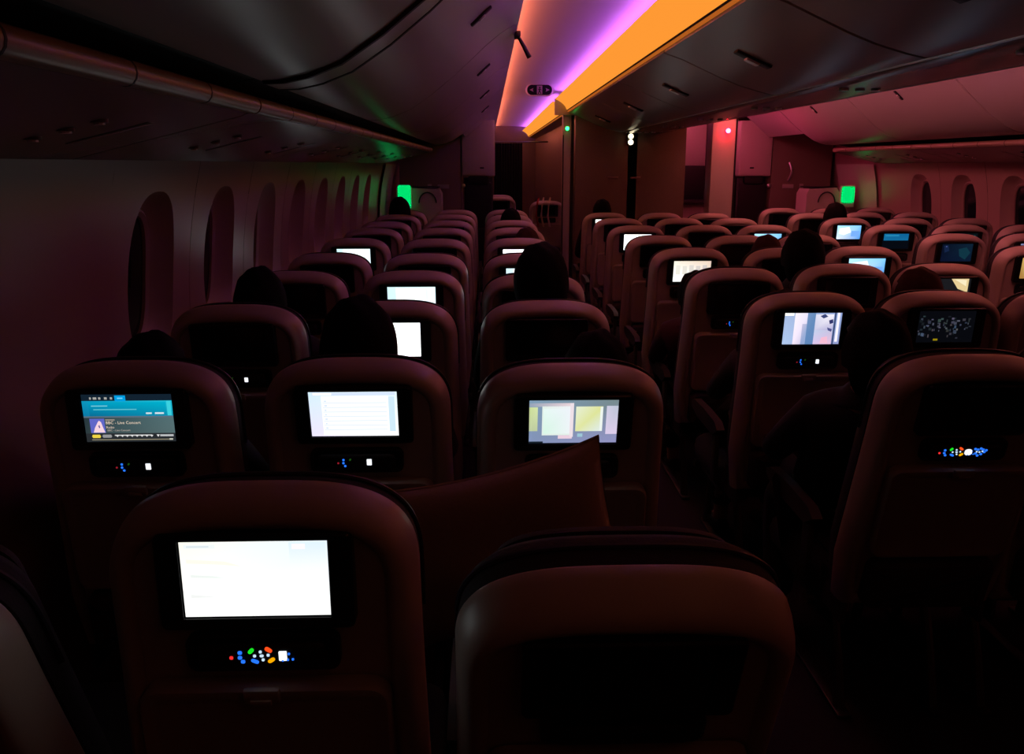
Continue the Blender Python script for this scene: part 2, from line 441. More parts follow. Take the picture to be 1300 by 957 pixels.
        for k in range(70):
            x, y = rnd.random(), rnd.gauss(.45, .2)
            if not .05 < y < .9: continue
            g = rnd.uniform(22, 92); w = rnd.uniform(.015, .055)
            p.q(x*.95, y, x*.95+w, y+rnd.uniform(.03, .10), L(g*rnd.uniform(.7, 1.05), g*.95, g*rnd.uniform(.9, 1.25)), 1+k % 3)
        p.q(.30, .88, .38, .94, L(150, 130, 10), 4)
    elif kind == 'plain':
        p.q(0, 0, 1, 1, L(196, 226, 232), 0, L(222, 246, 250), L(186, 214, 220), L(225, 250, 255))
        p.q(.18, .04, .80, 1, W, 1, W, L(236, 250, 250)); p.q(.84, .05, .9, .8, L(240, 246, 250), 1)
    elif kind == 'bright':
        p.q(0, 0, 1, 1, W, 0, L(240, 255, 255), W, W)
        p.q(.3, .2, .75, .8, L(252, 248, 240), 1); p.q(.1, .1, .26, .3, L(236, 246, 250), 1); p.q(.78, .62, .95, .9, L(238, 250, 255), 1)
    elif kind == 'warm':
        p.q(0, 0, 1, 1, L(240, 232, 214), 0, L(226, 200, 180), W, L(236, 226, 206))
        for k in range(5): p.q(.06+.18*k, .2+.04*(k % 2), .18+.18*k, .66, L(228-6*k, 226-8*k, 214-6*k), 1)
        p.q(.05, .80, .7, .86, L(250, 246, 236), 1)
    elif kind == 'bluewhite':
        p.q(0, 0, 1, 1, L(170, 226, 255), 0, L(120, 190, 240), L(210, 220, 250), L(70, 140, 215))
        p.poly([(.1, .2), (.5, .1), (.6, .5), (.3, .7), (.08, .6)], L(236, 244, 255)); p.q(.6, .4, .95, .8, L(110, 160, 226), 1)
    elif kind == 'bluebar':
        p.q(0, 0, 1, 1, L(6, 10, 18), 0); p.q(.04, .02, .96, .45, L(20, 110, 160), 1, L(14, 96, 150)); p.q(.10, .1, .6, .18, L(40, 140, 185), 2)
    elif kind == 'map':
        p.q(0, 0, 1, 1, L(8, 14, 30), 0, L(14, 34, 52), L(10, 16, 40), L(10, 26, 48))
        p.poly([(.55, .3), (.8, .2), (.95, .5), (.8, .9), (.6, .7)], L(16, 52, 66)); p.poly([(.05, .1), (.2, .08), (.25, .4), (.1, .5)], L(20, 34, 66))
        p.q(.12, .12, .16, .18, L(80, 90, 150), 2)
    elif kind == 'icons':
        p.q(0, 0, 1, 1, L(8, 16, 20), 0)
        for k in range(7): p.q(.05+.13*k, .15+.1*(k % 2), .13+.13*k, .6, L(90+20*(k % 3), 150+15*(k % 2), 160), 1)
    elif kind == 'amber':
        p.q(0, 0, 1, 1, L(210, 170, 96), 0, L(240, 206, 130), L(170, 120, 60), L(232, 196, 120)); p.q(.4, .1, .8, .8, L(240, 216, 160), 1)
    elif kind == 'greywhite':
        p.q(0, 0, 1, 1, L(120, 130, 170), 0, L(160, 165, 200), L(90, 100, 140)); p.q(.1, .2, .6, .5, L(190, 195, 220), 1)
    elif kind == 'photo':
        p.q(0, 0, 1, 1, L(26, 26, 30), 0); p.poly([(.55, .0), (.95, .0), (.95, .55), (.72, .40)], L(232, 206, 150))
        p.poly([(.62, .02), (.9, .05), (.9, .3)], L(250, 236, 196), 2)
    return p
SCREEN_ME = {}
def screen_mesh(kind):
    if kind not in SCREEN_ME:
        if kind == 'off':
            b = MB(); o = rrect(SW/2, SHT/2, 0.001, SZ, 3)
            b.rings([ringat(o, 0.0305), ringat(o, 0.0325)], M['offscreen'], True, True)
            t = b.build('screen'); SCREEN_ME[kind] = t.data; bpy.data.objects.remove(t)
        else: SCREEN_ME[kind] = pic(kind).mesh({'white': 1.06, 'bright': 1.9, 'plain': 1.35, 'warm': 1.15, 'bluewhite': 1.3, 'list': 1.05}.get(kind, 1.0))
    return SCREEN_ME[kind]

# ------------------------------------------------------------------ seat prototype
PIV = Vector((0, 0.086, 0.405)); TILT = R(5)
def mesh_of(b, name, smooth=40):
    o = b.build(name, smooth=smooth); me = o.data; bpy.data.objects.remove(o); return me
def seat_cushion():
    b = MB(); o = rrect(0.222, 0.23, 0.06, 0.0)
    seq = [(0.015, .335), (0.0, .35), (-0.004, .39), (0.004, .425), (0.03, .445), (0.07, .450)]
    b.rings([[(x, 0.53+y + 0.0, z) for x, y in offset(o, k)] for k, z in seq], M['fabric'], True, True)
    return b
def seat_frame():
    b = MB()
    for y in (0.36, 0.70): b.tube([(-0.225, y, 0.318), (0.225, y, 0.318)], 0.018, M['metal'], 10)
    for x in (-0.19, 0.19): b.box((x, 0.53, 0.318), (0.02, 0.42, 0.03), M['metal'], 0.004)
    for x in (-0.195, 0.195): b.box((x, 0.25, 0.40), (0.016, 0.16, 0.12), M['metal'], 0.006)
    return b
def seat_leg(s):
    b = MB(); x = 0.14*s
    b.tube([(x, 0.36, 0.31), (x, 0.30, 0.16), (x, 0.26, 0.012)], [0.016, 0.015, 0.018], M['metal'], 8)
    b.tube([(x, 0.70, 0.31), (x, 0.74, 0.16), (x, 0.76, 0.012)], [0.016, 0.015, 0.018], M['metal'], 8)
    b.box((x, 0.51, 0.008), (0.04, 0.58, 0.016), M['metal'], 0.004)
    return b
def armrest(s):
    b = MB(); x = 0.235*s
    prof = [(0.30, .600), (0.34, .622), (0.50, .628), (0.66, .622), (0.70, .604), (0.685, .580), (0.60, .562), (0.36, .562)]
    w = 0.0155 if s < 0 else 0.0155
    sx = x + (0.0 if s < 0 else 0.0)
    b.rings([[(sx-w+e, y, z) for y, z in offset([(p[0], p[1]) for p in prof], -0.0 if e == 0 else 0)] for e in (0, 2*w)], M['arm'], True, True)
    b.box((sx, 0.36, 0.475), (0.018, 0.05, 0.19), M['arm'], 0.004)
    return b
ME = {
 'back_shell': mesh_of(make_shell(), 'back_shell', 50), 'back_cushion': mesh_of(make_back_cushion(), 'back_cushion', 50),
 'headrest': mesh_of(make_headrest(), 'headrest', 50), 'piping': mesh_of(make_piping(), 'piping'),
 'monitor': mesh_of(make_monitor(), 'monitor'), 'handset': mesh_of(make_cradle(), 'handset'),
 'tray_table': mesh_of(make_tray(), 'tray_table'), 'latch': mesh_of(make_latch(), 'latch'),
 'literature_pocket': mesh_of(make_pocket(), 'literature_pocket'), 'seat_cushion': mesh_of(seat_cushion(), 'seat_cushion', 50),
 'seat_frame': mesh_of(seat_frame(), 'seat_frame'), 'leg_l': mesh_of(seat_leg(-1), 'leg'), 'leg_r': mesh_of(seat_leg(1), 'leg'),
 'arm_l': mesh_of(armrest(-1), 'armrest'), 'arm_r': mesh_of(armrest(1), 'armrest'),
}
for k in ('full', 'wide', 'dim', 'off'):
    ME['kp_'+k] = mesh_of(make_keypad(k), 'keypad'); ME['dp_'+k] = mesh_of(make_display(k), 'display')
def child(name, me, parent, back=None):
    o = bpy.data.objects.new(name, me); COL.objects.link(o); o.parent = parent
    if back is not None: o.location = PIV; o.rotation_euler = (back, 0, 0)
    return o
SCREEN_LABEL = {'white': 'screen glowing almost pure white', 'list': 'white screen with a faint pale blue list', 'audio': 'teal and grey audio menu screen',
 'tiles': 'screen with pale square tiles', 'video': 'screen showing a pale blue film', 'night': 'dim screen showing a dark crowd', 'plain': 'pale white screen',
 'bright': 'bright white screen', 'warm': 'cream white screen', 'bluewhite': 'light blue screen', 'bluebar': 'screen with a blue bar', 'map': 'dim dark blue map screen',
 'icons': 'dim screen with teal icons', 'amber': 'amber coloured screen', 'greywhite': 'grey blue screen', 'photo': 'dark screen with a cream patch'}
def seat(x, y, label, scr='off', keys='off', recline=0.0, group=None, both_arms=False, dx=0.0, mt=0.0):
    t = empty('passenger_seat', (x+dx, y, 0)); tag(t, label, 'seat', group)
    a = TILT + R(recline)
    child('back_shell', ME['back_shell'], t, a)
    bc = child('back_cushion', ME['back_cushion'], t, a); child('piping', ME['piping'], bc)
    child('headrest', ME['headrest'], t, a)
    mo = child('monitor', ME['monitor'], t, a)
    if mt:
        mm = Matrix.Translation(PIV) @ Matrix.Rotation(a, 4, 'X') @ Matrix.Translation((0, -.03, SZ)) @ Matrix.Rotation(R(mt), 4, 'X') @ Matrix.Translation((0, .03, -SZ))
        mo.location = mm.to_translation(); mo.rotation_euler = mm.to_euler()
    s = child('screen', screen_mesh(scr), mo)
    if scr in SCREEN_LABEL: s['label'] = SCREEN_LABEL[scr]
    h = child('handset', ME['handset'], t, a); child('keypad', ME['kp_'+keys], h); child('display', ME['dp_'+keys], h)
    tr = child('tray_table', ME['tray_table'], t, a); child('latch', ME['latch'], tr)
    child('literature_pocket', ME['literature_pocket'], t, a)
    child('seat_cushion', ME['seat_cushion'], t).location.y = -0.10; child('seat_frame', ME['seat_frame'], t).location.y = -0.10
    child('leg', ME['leg_l'], t).location.y = -0.10; child('leg', ME['leg_r'], t).location.y = -0.10
    child('armrest', ME['arm_l'], t).location.y = -0.10
    if both_arms: child('armrest', ME['arm_r'], t).location.y = -0.10
    return t

ORD = ['', 'nearest', 'second', 'third', 'fourth', 'fifth', 'sixth', 'seventh', 'eighth', 'ninth', 'tenth']
SL = {'off': 'screen dark', 'white': 'screen glowing almost white', 'list': 'white screen with a faint list', 'audio': 'teal audio menu on its screen',
      'tiles': 'pale tiles on its screen', 'video': 'pale blue film on its screen', 'night': 'dim crowd scene on its screen', 'plain': 'pale lit screen',
      'bright': 'bright white screen', 'warm': 'cream lit screen', 'bluewhite': 'light blue screen', 'bluebar': 'blue bar on its screen', 'map': 'dim blue map on its screen',
      'icons': 'teal icons on its screen', 'amber': 'amber lit screen', 'greywhite': 'grey blue screen', 'photo': 'cream patch on its screen'}
# per seat: (block, row, column) -> screen, handset, recline, dx
SPEC = {
 ('L', 1, 0): ('off', 'off', 15, 0, 0, .02), ('L', 1, 1): ('white', 'full', -1, 0, -3), ('L', 1, 2): ('off', 'off', 17, -.018, -2, .04),
 ('L', 2, 0): ('audio', 'dim', 2, 0, -4), ('L', 2, 1): ('list', 'dim', 1, .012, 4), ('L', 2, 2): ('tiles', 'off', 5, 0, 4),
 ('L', 3, 0): ('off', 'dim', 3, 0), ('L', 3, 1): ('bright', 'off', 0, 0), ('L', 3, 2): ('off', 'off', 0, 0),
 ('L', 4, 0): ('off', 'off', 0, 0), ('L', 4, 1): ('plain', 'off', 0, 0), ('L', 4, 2): ('off', 'off', 6, 0),
 ('L', 5, 1): ('off', 'off', 5, 0), ('L', 5, 2): ('plain', 'off', 6, 0), ('L', 6, 0): ('plain', 'off', 0, 0), ('L', 6, 2): ('bright', 'off', 2, 0),
 ('L', 6, 1): ('off', 'off', 3, 0),
 ('C', 2, 0): ('off', 'wide', 9, 0.03, 2), ('C', 3, 0): ('video', 'dim', 1, -.025), ('C', 3, 1): ('night', 'off', 0, 0),
 ('C', 4, 0): ('off', 'dim', 6, 0), ('C', 4, 1): ('off', 'off', 0, 0), ('C', 4, 2): ('photo', 'off', 0, 0),
 ('C', 5, 0): ('warm', 'dim', 3, 0), ('C', 5, 2): ('bluewhite', 'off', 0, 0), ('C', 7, 0): ('bright', 'off', 1, 0),
 ('C', 7, 2): ('bluewhite', 'off', 0, 0), ('C', 9, 0): ('bright', 'off', 0, 0),
 ('R', 5, 0): ('amber', 'off', 0, 0), ('R', 6, 0): ('map', 'off', 0, 0), ('R', 6, 1): ('greywhite', 'off', 0, 0), ('R', 7, 0): ('bluebar', 'off', 0, 0),
 ('R', 7, 1): ('icons', 'off', 0, 0), ('R', 8, 0): ('bluewhite', 'off', 0, 0),
}
SEATPOS = {}
def block(code, xs, yf, rows, names, phrase):
    for r in rows:
        for c in range(3):
            sp = SPEC.get((code, r, c), ('off', 'off', random.choice((0, 0, 2, 4)), 0))
            lab = 'beige %s seat in %s, %s row, %s' % (names[c], phrase, ORD[r], SL[sp[0]])
            x, y = xs[c]+sp[3]-(.055 if code == 'C' and c == 0 and r > 3 else 0), yf(r)+(sp[5] if len(sp) > 5 else 0)
            seat(x, y, lab, sp[0], sp[1], sp[2], 'seats in ' + phrase, both_arms=(c == 2), mt=sp[4] if len(sp) > 4 else 0)
            SEATPOS[(code, r, c)] = (x, y)
block('L', LX, LY, range(1, 11), ('window', 'middle', 'aisle'), 'the left block')
block('C', CX, CY, range(2, 10), ('left aisle', 'middle', 'right aisle'), 'the centre block')
block('R', RX, CY, range(4, 11), ('aisle', 'middle', 'window'), 'the right block')

# ------------------------------------------------------------------ cabin shell
Y0, YDOOR, YEND = -1.6, 9.1, 17.0
def woff(z):
    return 0.11*max(-0.3, 1-((z-0.95)/0.72)**2)
def wx(z, side): 
    x = -1.13 - woff(z)
    return x if side < 0 else mir(x)
struct(MB().box((XC, (Y0+YEND)/2, -0.03), (5.9, YEND-Y0, 0.06), M['carpet']).build('floor'))
WIN_Y = [2.98+0.76*k for k in range(0, 8)]
ZWC = 1.19
def superell(a, b, n, angs, e=2.6):
    out = []
    for t in angs:
        c, s_ = math.cos(t), math.sin(t)
        out.append((a*math.copysign(abs(c)**(2/e), c), b*math.copysign(abs(s_)**(2/e), s_)))
    return out
def sidewall(side):
    b = MB(); h = 0.378; zt, zb = 1.66, 0.0
    ca = [math.atan2(zz-ZWC, yy) for yy, zz in ((h, zt), (-h, zt), (-h, zb), (h, zb))]
    angs = sorted([2*PI*k/44-PI+0.01 for k in range(44)] + ca)
    def rect(t):
        c, s_ = math.cos(t), math.sin(t); k = 1e9
        if abs(c) > 1e-6: k = min(k, h/abs(c))
        if s_ > 1e-6: k = min(k, (zt-ZWC)/s_)
        if s_ < -1e-6: k = min(k, (zb-ZWC)/s_)
        return (c*k, s_*k)
    rect_pts = [rect(t) for t in angs]
    A = superell(0.205, 0.315, 0, angs); B = superell(0.150, 0.250, 0, angs)
    sg = -1 if side < 0 else 1
    for yc in WIN_Y:
        def P(pts, dep): return [(wx(ZWC+z, side)+sg*dep, yc+y, ZWC+z) for y, z in pts]
        mids = [[(a[0]*(1-t)+r[0]*t, a[1]*(1-t)+r[1]*t) for a, r in zip(A, rect_pts)] for t in (1, .66, .33, .05, 0)]
        b.rings([P(m, 0) for m in mids] + [P([(y*.97, z*.97) for y, z in A], 0.012),
                 P([(a[0]*.5+c[0]*.5, a[1]*.5+c[1]*.5) for a, c in zip(A, B)], 0.05), P(B, 0.075)], M['wall'])
        # dark seam strip between bays
        zs = [zb + (zt-zb)*k/12 for k in range(13)]
        b.rings([[(wx(z, side)+sg*0.006, yc+0.378, z) for z in zs], [(wx(z, side)+sg*0.006, yc+0.382, z) for z in zs]], M['gap'], closed=False)
    zs = [zb + (zt-zb)*k/16 for k in range(17)]
    for ya, yb in ((Y0, WIN_Y[0]-0.378), (WIN_Y[-1]+0.378, YEND)):
        b.rings([[(wx(z, side), ya, z) for z in zs], [(wx(z, side), yb, z) for z in zs]], M['wall'], closed=False)
    # above the windows, behind the bins
    b.quad([(wx(1.66, side), Y0, 1.66), (wx(1.66, side), YEND, 1.66), (wx(1.66, side), YEND, 2.5), (wx(1.66, side), Y0, 2.5)], M['wall'])
    return struct(b.build('wall_left' if side < 0 else 'wall_right', smooth=40))
sidewall(-1); sidewall(1)
n = 0
for side in (-1, 1):
    sg = -1 if side < 0 else 1
    for yc in WIN_Y:
        if side > 0 and yc < 4.0: continue
        n += 1
        w = empty('window_%d' % n, (wx(ZWC, side)+sg*0.085, yc, ZWC)); struct(w)
        angs = [2*PI*k/36 for k in range(36)]
        A = superell(0.153, 0.253, 0, angs); B = superell(0.132, 0.230, 0, angs)
        def P(pts, dep): return [(wx(ZWC+z, side)-wx(ZWC, side)+sg*dep, y, z) for y, z in pts]
        b = MB(); b.rings([P(A, 0.03), P(A, -0.012), P([(y*.96, z*.96) for y, z in A], -0.018), P(B, -0.008), P(B, 0.03)], M['wall'], loop=True)
        b.build('frame', w)
        b = MB(); b.rings([P(B, 0.004), P(B, 0.012)], M['glass'], True, True); b.build('pane', w)
        b = MB(); b.rings([P([(y*1.06, z*1.06) for y, z in A], 0.06), P([(y*1.06, z*1.06) for y, z in A], 0.064)], M['blackrubber'], True, True); b.build('outer_shade', w)
        sw = MB(); sw.box((0, 0, 0), (0.012, 0.05, 0.022), M['wall'], 0.004)
        so = sw.build('dimmer_switch', w, loc=(wx(ZWC-0.29, side)-wx(ZWC, side)-sg*0.058, 0, -0.285))
        if side < 0 and abs(yc-2.98) < .01:
            MB().sphere((0, 0, 0), 0.006, M['whiteled'], 10).build('indicator', so, loc=(-sg*0.008, 0.0, 0.0))

# overhead bins --------------------------------------------------------------
FACE = [(-0.570, 1.806), (-0.520, 1.808), (-0.455, 1.822), (-0.372, 1.854), (-0.265, 1.925), (-0.158, 2.010), (-0.080, 2.080), (-0.005, 2.148),
        (0.060, 2.200), (0.110, 2.232), (0.150, 2.252)]
def side_bins(side, cuts, tail):
    sx = (lambda x: x) if side < 0 else mir
    where = 'the left windows' if side < 0 else 'the right windows'
    for i in range(len(cuts)-1):
        ya, yb = cuts[i]+0.006, cuts[i+1]-0.006
        t = empty('overhead_bin', (sx(-0.5), (ya+yb)/2, 1.7))
        nm = ('nearest', 'second', 'third', 'fourth', 'fifth', 'sixth', 'seventh')
        tag(t, 'closed curved overhead bin above %s, %s along the aisle' % (where, nm[i]), 'luggage bin', 'overhead bins above ' + where)
        o = Vector((sx(-0.5), (ya+yb)/2, 1.7))
        def loc(p): return (p[0]-o.x, p[1]-o.y, p[2]-o.z)
        def prof(y, pts): return [loc((sx(x), y, z)) for x, z in pts]
        thick = FACE + [(0.135, 2.275)] + [(x-0.02, z+0.022) for x, z in reversed(FACE[1:-1])] + [(-0.575, 1.822)]
        ins = 0.01
        def shrink(pts, k): 
            return [(x, z + k) for x, z in pts]
        b = MB(); b.rings([prof(ya, shrink(thick, .008)), prof(ya+.008, thick), prof(yb-.008, thick), prof(yb, shrink(thick, .008))], M['bin'], True, True)
        b.build('door', t, smooth=30)
        body = [(-0.60, 1.822), (0.11, 2.274), (0.02, 2.285), (0.02, 2.45), (-1.02, 2.45), (-1.06, 1.72)]
        b = MB(); b.rings([prof(ya, body), prof(yb, body)], M['gap'], True, True); b.build('bin_body', t)  # body blackened to put in the shadow gap above the rail
        under = [(-0.625, 1.735), (-0.66, 1.722), (-1.105, 1.612), (-1.13, 1.625), (-1.12, 1.66), (-0.64, 1.765), (-0.62, 1.76)]
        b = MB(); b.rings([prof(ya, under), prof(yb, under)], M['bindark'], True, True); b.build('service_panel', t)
        rail = [(-0.618+0.021*math.cos(a), 1.753+0.023*math.sin(a)) for a in [2*PI*k/14 for k in range(14)]]
        b = MB(); b.rings([prof(ya, rail), prof(yb, rail)], M['rail'], True, True)
        for k in range(1, 5):
            y = ya + (yb-ya)*k/5
            rr = [(-0.618+0.0217*math.cos(a), 1.753+0.0237*math.sin(a)) for a in [2*PI*j/14 for j in range(14)]]
            b.rings([prof(y, rr), prof(y+.006, rr)], M['gap'], True, True)
        b.build('grip_rail', t, smooth=60)
        # latch slot near the upper edge
        y = (ya+yb)/2; b = MB()
        b.box(loc((sx(-0.020), y, 2.128)), (0.10, 0.030, 0.012), M['blackplastic'], 0.005, rot=(0, R(-42)*(1 if side < 0 else -1), 0)); 
        lt = b.build('latch', t)
        b = MB(); b.box(loc((sx(-0.018), y, 2.124)), (0.03, 0.022, 0.014), M['chrome'], 0.005, rot=(0, R(-42)*(1 if side < 0 else -1), 0)); b.build('latch_button', lt)
        # reading lamps under the bin
        nrow = max(1, int((yb-ya)/0.75))
        for k in range(nrow):
            y = ya + (yb-ya)*(k+.5)/nrow
            for dx in (-0.80, -0.87, -0.94):
                zz = 1.722 - (-0.66-dx)*0.2472; b = MB()
                b.tube([loc((sx(dx), y, zz+.01)), loc((sx(dx), y, zz-.004))], 0.018, M['bindark'], 12)
                b.tube([loc((sx(dx), y, zz-.003)), loc((sx(dx), y, zz-.008))], 0.011, M['chrome'], 10)
                b.build('reading_lamp', t)
            b = MB(); b.box(loc((sx(-0.87), y+.20, 1.671)), (0.20, 0.035, 0.006), M['bindark'], 0.002, rot=(0, R(-13.9)*(1 if side < 0 else -1), 0)); b.build('vent_grille', t)
LC = [Y0, 0.6, 2.245, 4.05, 5.70, 7.40, YDOOR]
side_bins(-1, [0.3] + LC[2:], True)
side_bins(1, LC[2:], True)

# centre bins ---------------------------------------------------------------
CF = [(0.840, 2.138), (0.844, 2.120), (0.862, 2.112), (0.93, 2.090), (1.02, 2.050), (1.12, 2.006), (1.22, 1.968), (1.32, 1.940), (1.385, 1.926), (1.400, 1.930)]
CC = [Y0, 1.25, 2.65, 4.05, 5.45, 6.85, 8.70]
for side in (-1, 1):
    sx = (lambda x: x) if side < 0 else mir
    for i in range(1, len(CC)-1):
        ya, yb = CC[i]+.005, CC[i+1]-.005
        o = Vector((sx(1.1), (ya+yb)/2, 1.93)); t = empty('overhead_bin', o)
        nm = ('nearest', 'second', 'third', 'fourth', 'fifth', 'sixth', 'seventh')
        tag(t, 'closed centre overhead bin facing the %s aisle, %s along it' % ('left' if side < 0 else 'right', nm[i-1]), 'luggage bin', 'centre overhead bins')
        def prof(y, pts): return [(sx(x)-o.x, y-o.y, z-o.z) for x, z in pts]
        thick = CF + [(1.39, 1.955)] + [(x+.008, z+.022) for x, z in reversed(CF[1:-2])] + [(0.865, 2.15)]
        b = MB(); b.rings([prof(ya, [(x, z+.008) for x, z in thick]), prof(ya+.007, thick), prof(yb-.007, thick), prof(yb, [(x, z+.008) for x, z in thick])], M['bin'], True, True)
        b.build('door', t, smooth=30)
        body = [(0.875, 2.165), (1.40, 1.965), (1.60, 1.96), (1.60, 2.42), (0.90, 2.42)]
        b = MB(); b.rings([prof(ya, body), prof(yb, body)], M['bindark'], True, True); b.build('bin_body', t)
        y = (ya+yb)/2 + 0.10
        b = MB(); b.box((sx(1.085)-o.x, y-o.y, 2.018-o.z), (0.16, 0.055, 0.014), M['blackplastic'], 0.005, rot=(0, R(23.5)*(1 if side < 0 else -1), 0))
        lt = b.build('latch', t)
        b = MB(); b.box((sx(1.082)-o.x, y-o.y, 2.009-o.z), (0.06, 0.045, 0.014), M['chrome'], 0.005, rot=(0, R(23.5)*(1 if side < 0 else -1), 0)); b.build('latch_button', lt)
# underside of the centre bins
b = MB()
up = [(1.405, 1.936), (1.42, 1.924), (1.50, 1.918), (XC, 1.916), (mir(1.50), 1.918), (mir(1.42), 1.924), (mir(1.405), 1.936), (mir(1.44), 1.958), (1.44, 1.958)]
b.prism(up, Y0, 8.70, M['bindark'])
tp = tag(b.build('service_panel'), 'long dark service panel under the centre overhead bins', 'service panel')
for k in range(1, 8):
    b = MB(); y = 1.2*k
    for dx in (-.07, 0, .07):
        b = MB(); b.tube([(XC+dx, y, 1.922), (XC+dx, y, 1.908)], 0.020, M['chrome'], 12); b.build('reading_lamp', tp)
b = MB()
b.tube([(1.408, Y0, 1.930), (1.408, 8.70, 1.930)], 0.006, M['chrome'], 8); b.build('edge_strip', tp)
b = MB(); b.tube([(mir(1.408), Y0, 1.930), (mir(1.408), 8.70, 1.930)], 0.006, M['bin'], 8); b.build('edge_strip', tp)

# ceiling, coves and lamps ----------------------------------------------------
def ceiling(side):
    sx = (lambda x: x) if side < 0 else mir
    pts = [(0.03, 2.300), (0.045, 2.335), (0.10, 2.350), (0.20, 2.352), (0.32, 2.352), (0.44, 2.352), (0.56, 2.350), (0.68, 2.346), (0.78, 2.335), (0.84, 2.31), (0.86, 2.24)]
    b = MB(); ys = [Y0 + (YEND-Y0)*k/20 for k in range(21)]
    b.rings([[(sx(x), y, z) for x, z in pts] for y in ys], M['ceil'], closed=False)
    return b
struct(ceiling(-1).build('ceiling', smooth=60)); struct(ceiling(1).build('ceiling', smooth=60))
struct(MB().box((XC, (Y0+YEND)/2, 2.52), (5.9, YEND-Y0, 0.05), M['gap']).build('ceiling'))
def cove(side, ya, yb, label, lm='lens', vm='violet'):
    sx = (lambda x: x) if side < 0 else mir
    o = Vector((sx(0.8), (ya+yb)/2, 2.15)); t = empty('cove_light', o); tag(t, label, 'cove light')
    def prof(y, pts): return [(sx(x)-o.x, y-o.y, z-o.z) for x, z in pts]
    L_ = [(0.700, 2.258), (0.722, 2.248), (0.750, 2.232), (0.778, 2.212), (0.802, 2.188), (0.818, 2.162), (0.824, 2.148)]
    back = [(x+.012, z+.012) for x, z in reversed(L_)]
    b = MB(); b.rings([prof(ya, L_+back), prof(yb, L_+back)], M[lm], True, True); b.build('lens', t, smooth=60)  # cove panel emits its lit colour itself, in place of hidden LED wash
    ch = [(0.822, 2.148), (0.828, 2.142), (0.850, 2.146), (0.84, 2.160)]
    b = MB(); b.rings([prof(ya, ch), prof(yb, ch)], M['gap'], True, True); b.build('channel', t)
    if lm == 'lens':
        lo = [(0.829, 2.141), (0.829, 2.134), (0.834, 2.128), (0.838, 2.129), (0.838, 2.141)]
        b = MB(); b.rings([prof(ya, lo), prof(yb, lo)], M['edgeglow'], True, True); b.build('door_edge_glow', t)  # emissive strip paints the orange glow on the top of the door
    # violet strip behind the upper edge of the glowing panel
    st = [(0.742, 2.262), (0.768, 2.290), (0.776, 2.284), (0.750, 2.256)]
    b = MB(); b.rings([prof(ya, st), prof(yb, st)], M[vm], True, True); b.build('led_strip', t)
    return t
YC = 2.2
cove(-1, YC, 8.70, 'self-glowing amber cove panel along the centre bins over the left aisle')
cove(1, YC, 8.70, 'self-glowing pink cove panel along the centre bins over the right aisle', 'panelglow_pink', 'violetpink')
cove(-1, Y0, YC-.01, 'unseen dim amber glow added over the rear of the left aisle', 'aftfill', 'gap')  # unseen aft coves added to lift the near seat backs
cove(1, Y0, YC-.01, 'unseen dim amber glow added over the rear of the right aisle', 'aftfill', 'gap')
cove(1, 9.0, 12.0, 'unseen rose glow added beyond the galley column over the right aisle', 'rosefill', 'gap')  # unseen cove added to throw rose light around the column
cove(-1, 9.15, 16.9, 'far self-glowing amber cove panel above the galley side wall')
for side in (-1, 1):
    sx = (lambda x: x) if side < 0 else mir
    b = MB(); b.rings([[(sx(x), y, z) for x, z in [(0.125, 2.286), (0.070, 2.296), (0.069, 2.290), (0.124, 2.280)]] for y in (YC, 16.8 if side < 0 else YDOOR+1)], M['rose'], True, True)
    tag(b.build('led_strip'), 'thin rose LED strip at the top of the %s side bins' % ('left' if side < 0 else 'right'), 'LED strip')

# ------------------------------------------------------------------ far end of the cabin
def panel_line(b, x0, x1, y, z0, z1, m): b.box(((x0+x1)/2, y, (z0+z1)/2), (abs(x1-x0), 0.006, z1-z0), m)
# centre partition
PY = 8.76
t = empty('partition', (1.45, PY, 0)); tag(t, 'dark brown partition wall closing the centre block, two panels', 'partition')
o = Vector((1.45, PY, 0))
MB().box((0.30-0.49-0.005, 0.03, 1.06), (0.66, 0.05, 2.12), M['partition'], 0.004).build('panel', t)
MB().box((0.32+0.02, 0.03, 1.06), (0.62, 0.05, 2.12), M['partition'], 0.004).build('panel', t)
MB().box((-0.0, 0.035, 1.06), (0.05, 0.04, 2.10), M['blackrubber']).build('seam_strip', t)
for x in (-0.12, 0.12):
    MB().box((x, -0.003, 1.46), (0.11, 0.012, 0.02), M['rail'], 0.004).build('handle', t)
po = MB().box((-0.62, 0.03, 1.08), (0.085, 0.08, 2.16), M['post'], 0.012).build('post', t)
MB().box((-0.655, 0.0, 0.95), (0.012, 0.03, 1.9), M['bezel']).build('dark_trim', po)
MB().box((-0.555, 0.028, 1.06), (0.028, 0.06, 2.12), M['blackrubber']).build('gap_strip', t)
b = MB(); b.prism([(0.70, 2.10), (0.70, 2.262), (0.86, 2.36), (1.56, 2.42), (2.27, 2.36), (2.43, 2.262), (2.43, 2.10)], 8.705, 8.76, M['post'])
tag(b.build('bin_end_panel'), 'pale end panel closing the centre bins above the brown partition', 'end panel')
# green indicator on the post
b = MB(); b.sphere((0, 0, 0), 0.020, M['greenled'], 14, (1, .6, 1)); b2 = tag(b.build('indicator_lamp', loc=(0.835, 8.738, 1.965)), 'small green indicator lamp on the pale post beside the partition', 'indicator lamp')
MB().box((0, 0.012, 0), (0.055, 0.014, 0.055), M['post'], 0.005).build('housing', b2)
# twin bulb lamp
t = empty('emergency_lamp', (1.50, 8.72, 1.86)); tag(t, 'twin bulb lamp glowing warm white on the brown partition', 'lamp')
MB().box((0, 0.012, 0), (0.07, 0.03, 0.14), M['blackplastic'], 0.008).build('housing', t)
for z in (.025, -.035): MB().sphere((0, -.012, z), 0.028, M['bulb'], 14, (1, .6, 1)).build('bulb', t)
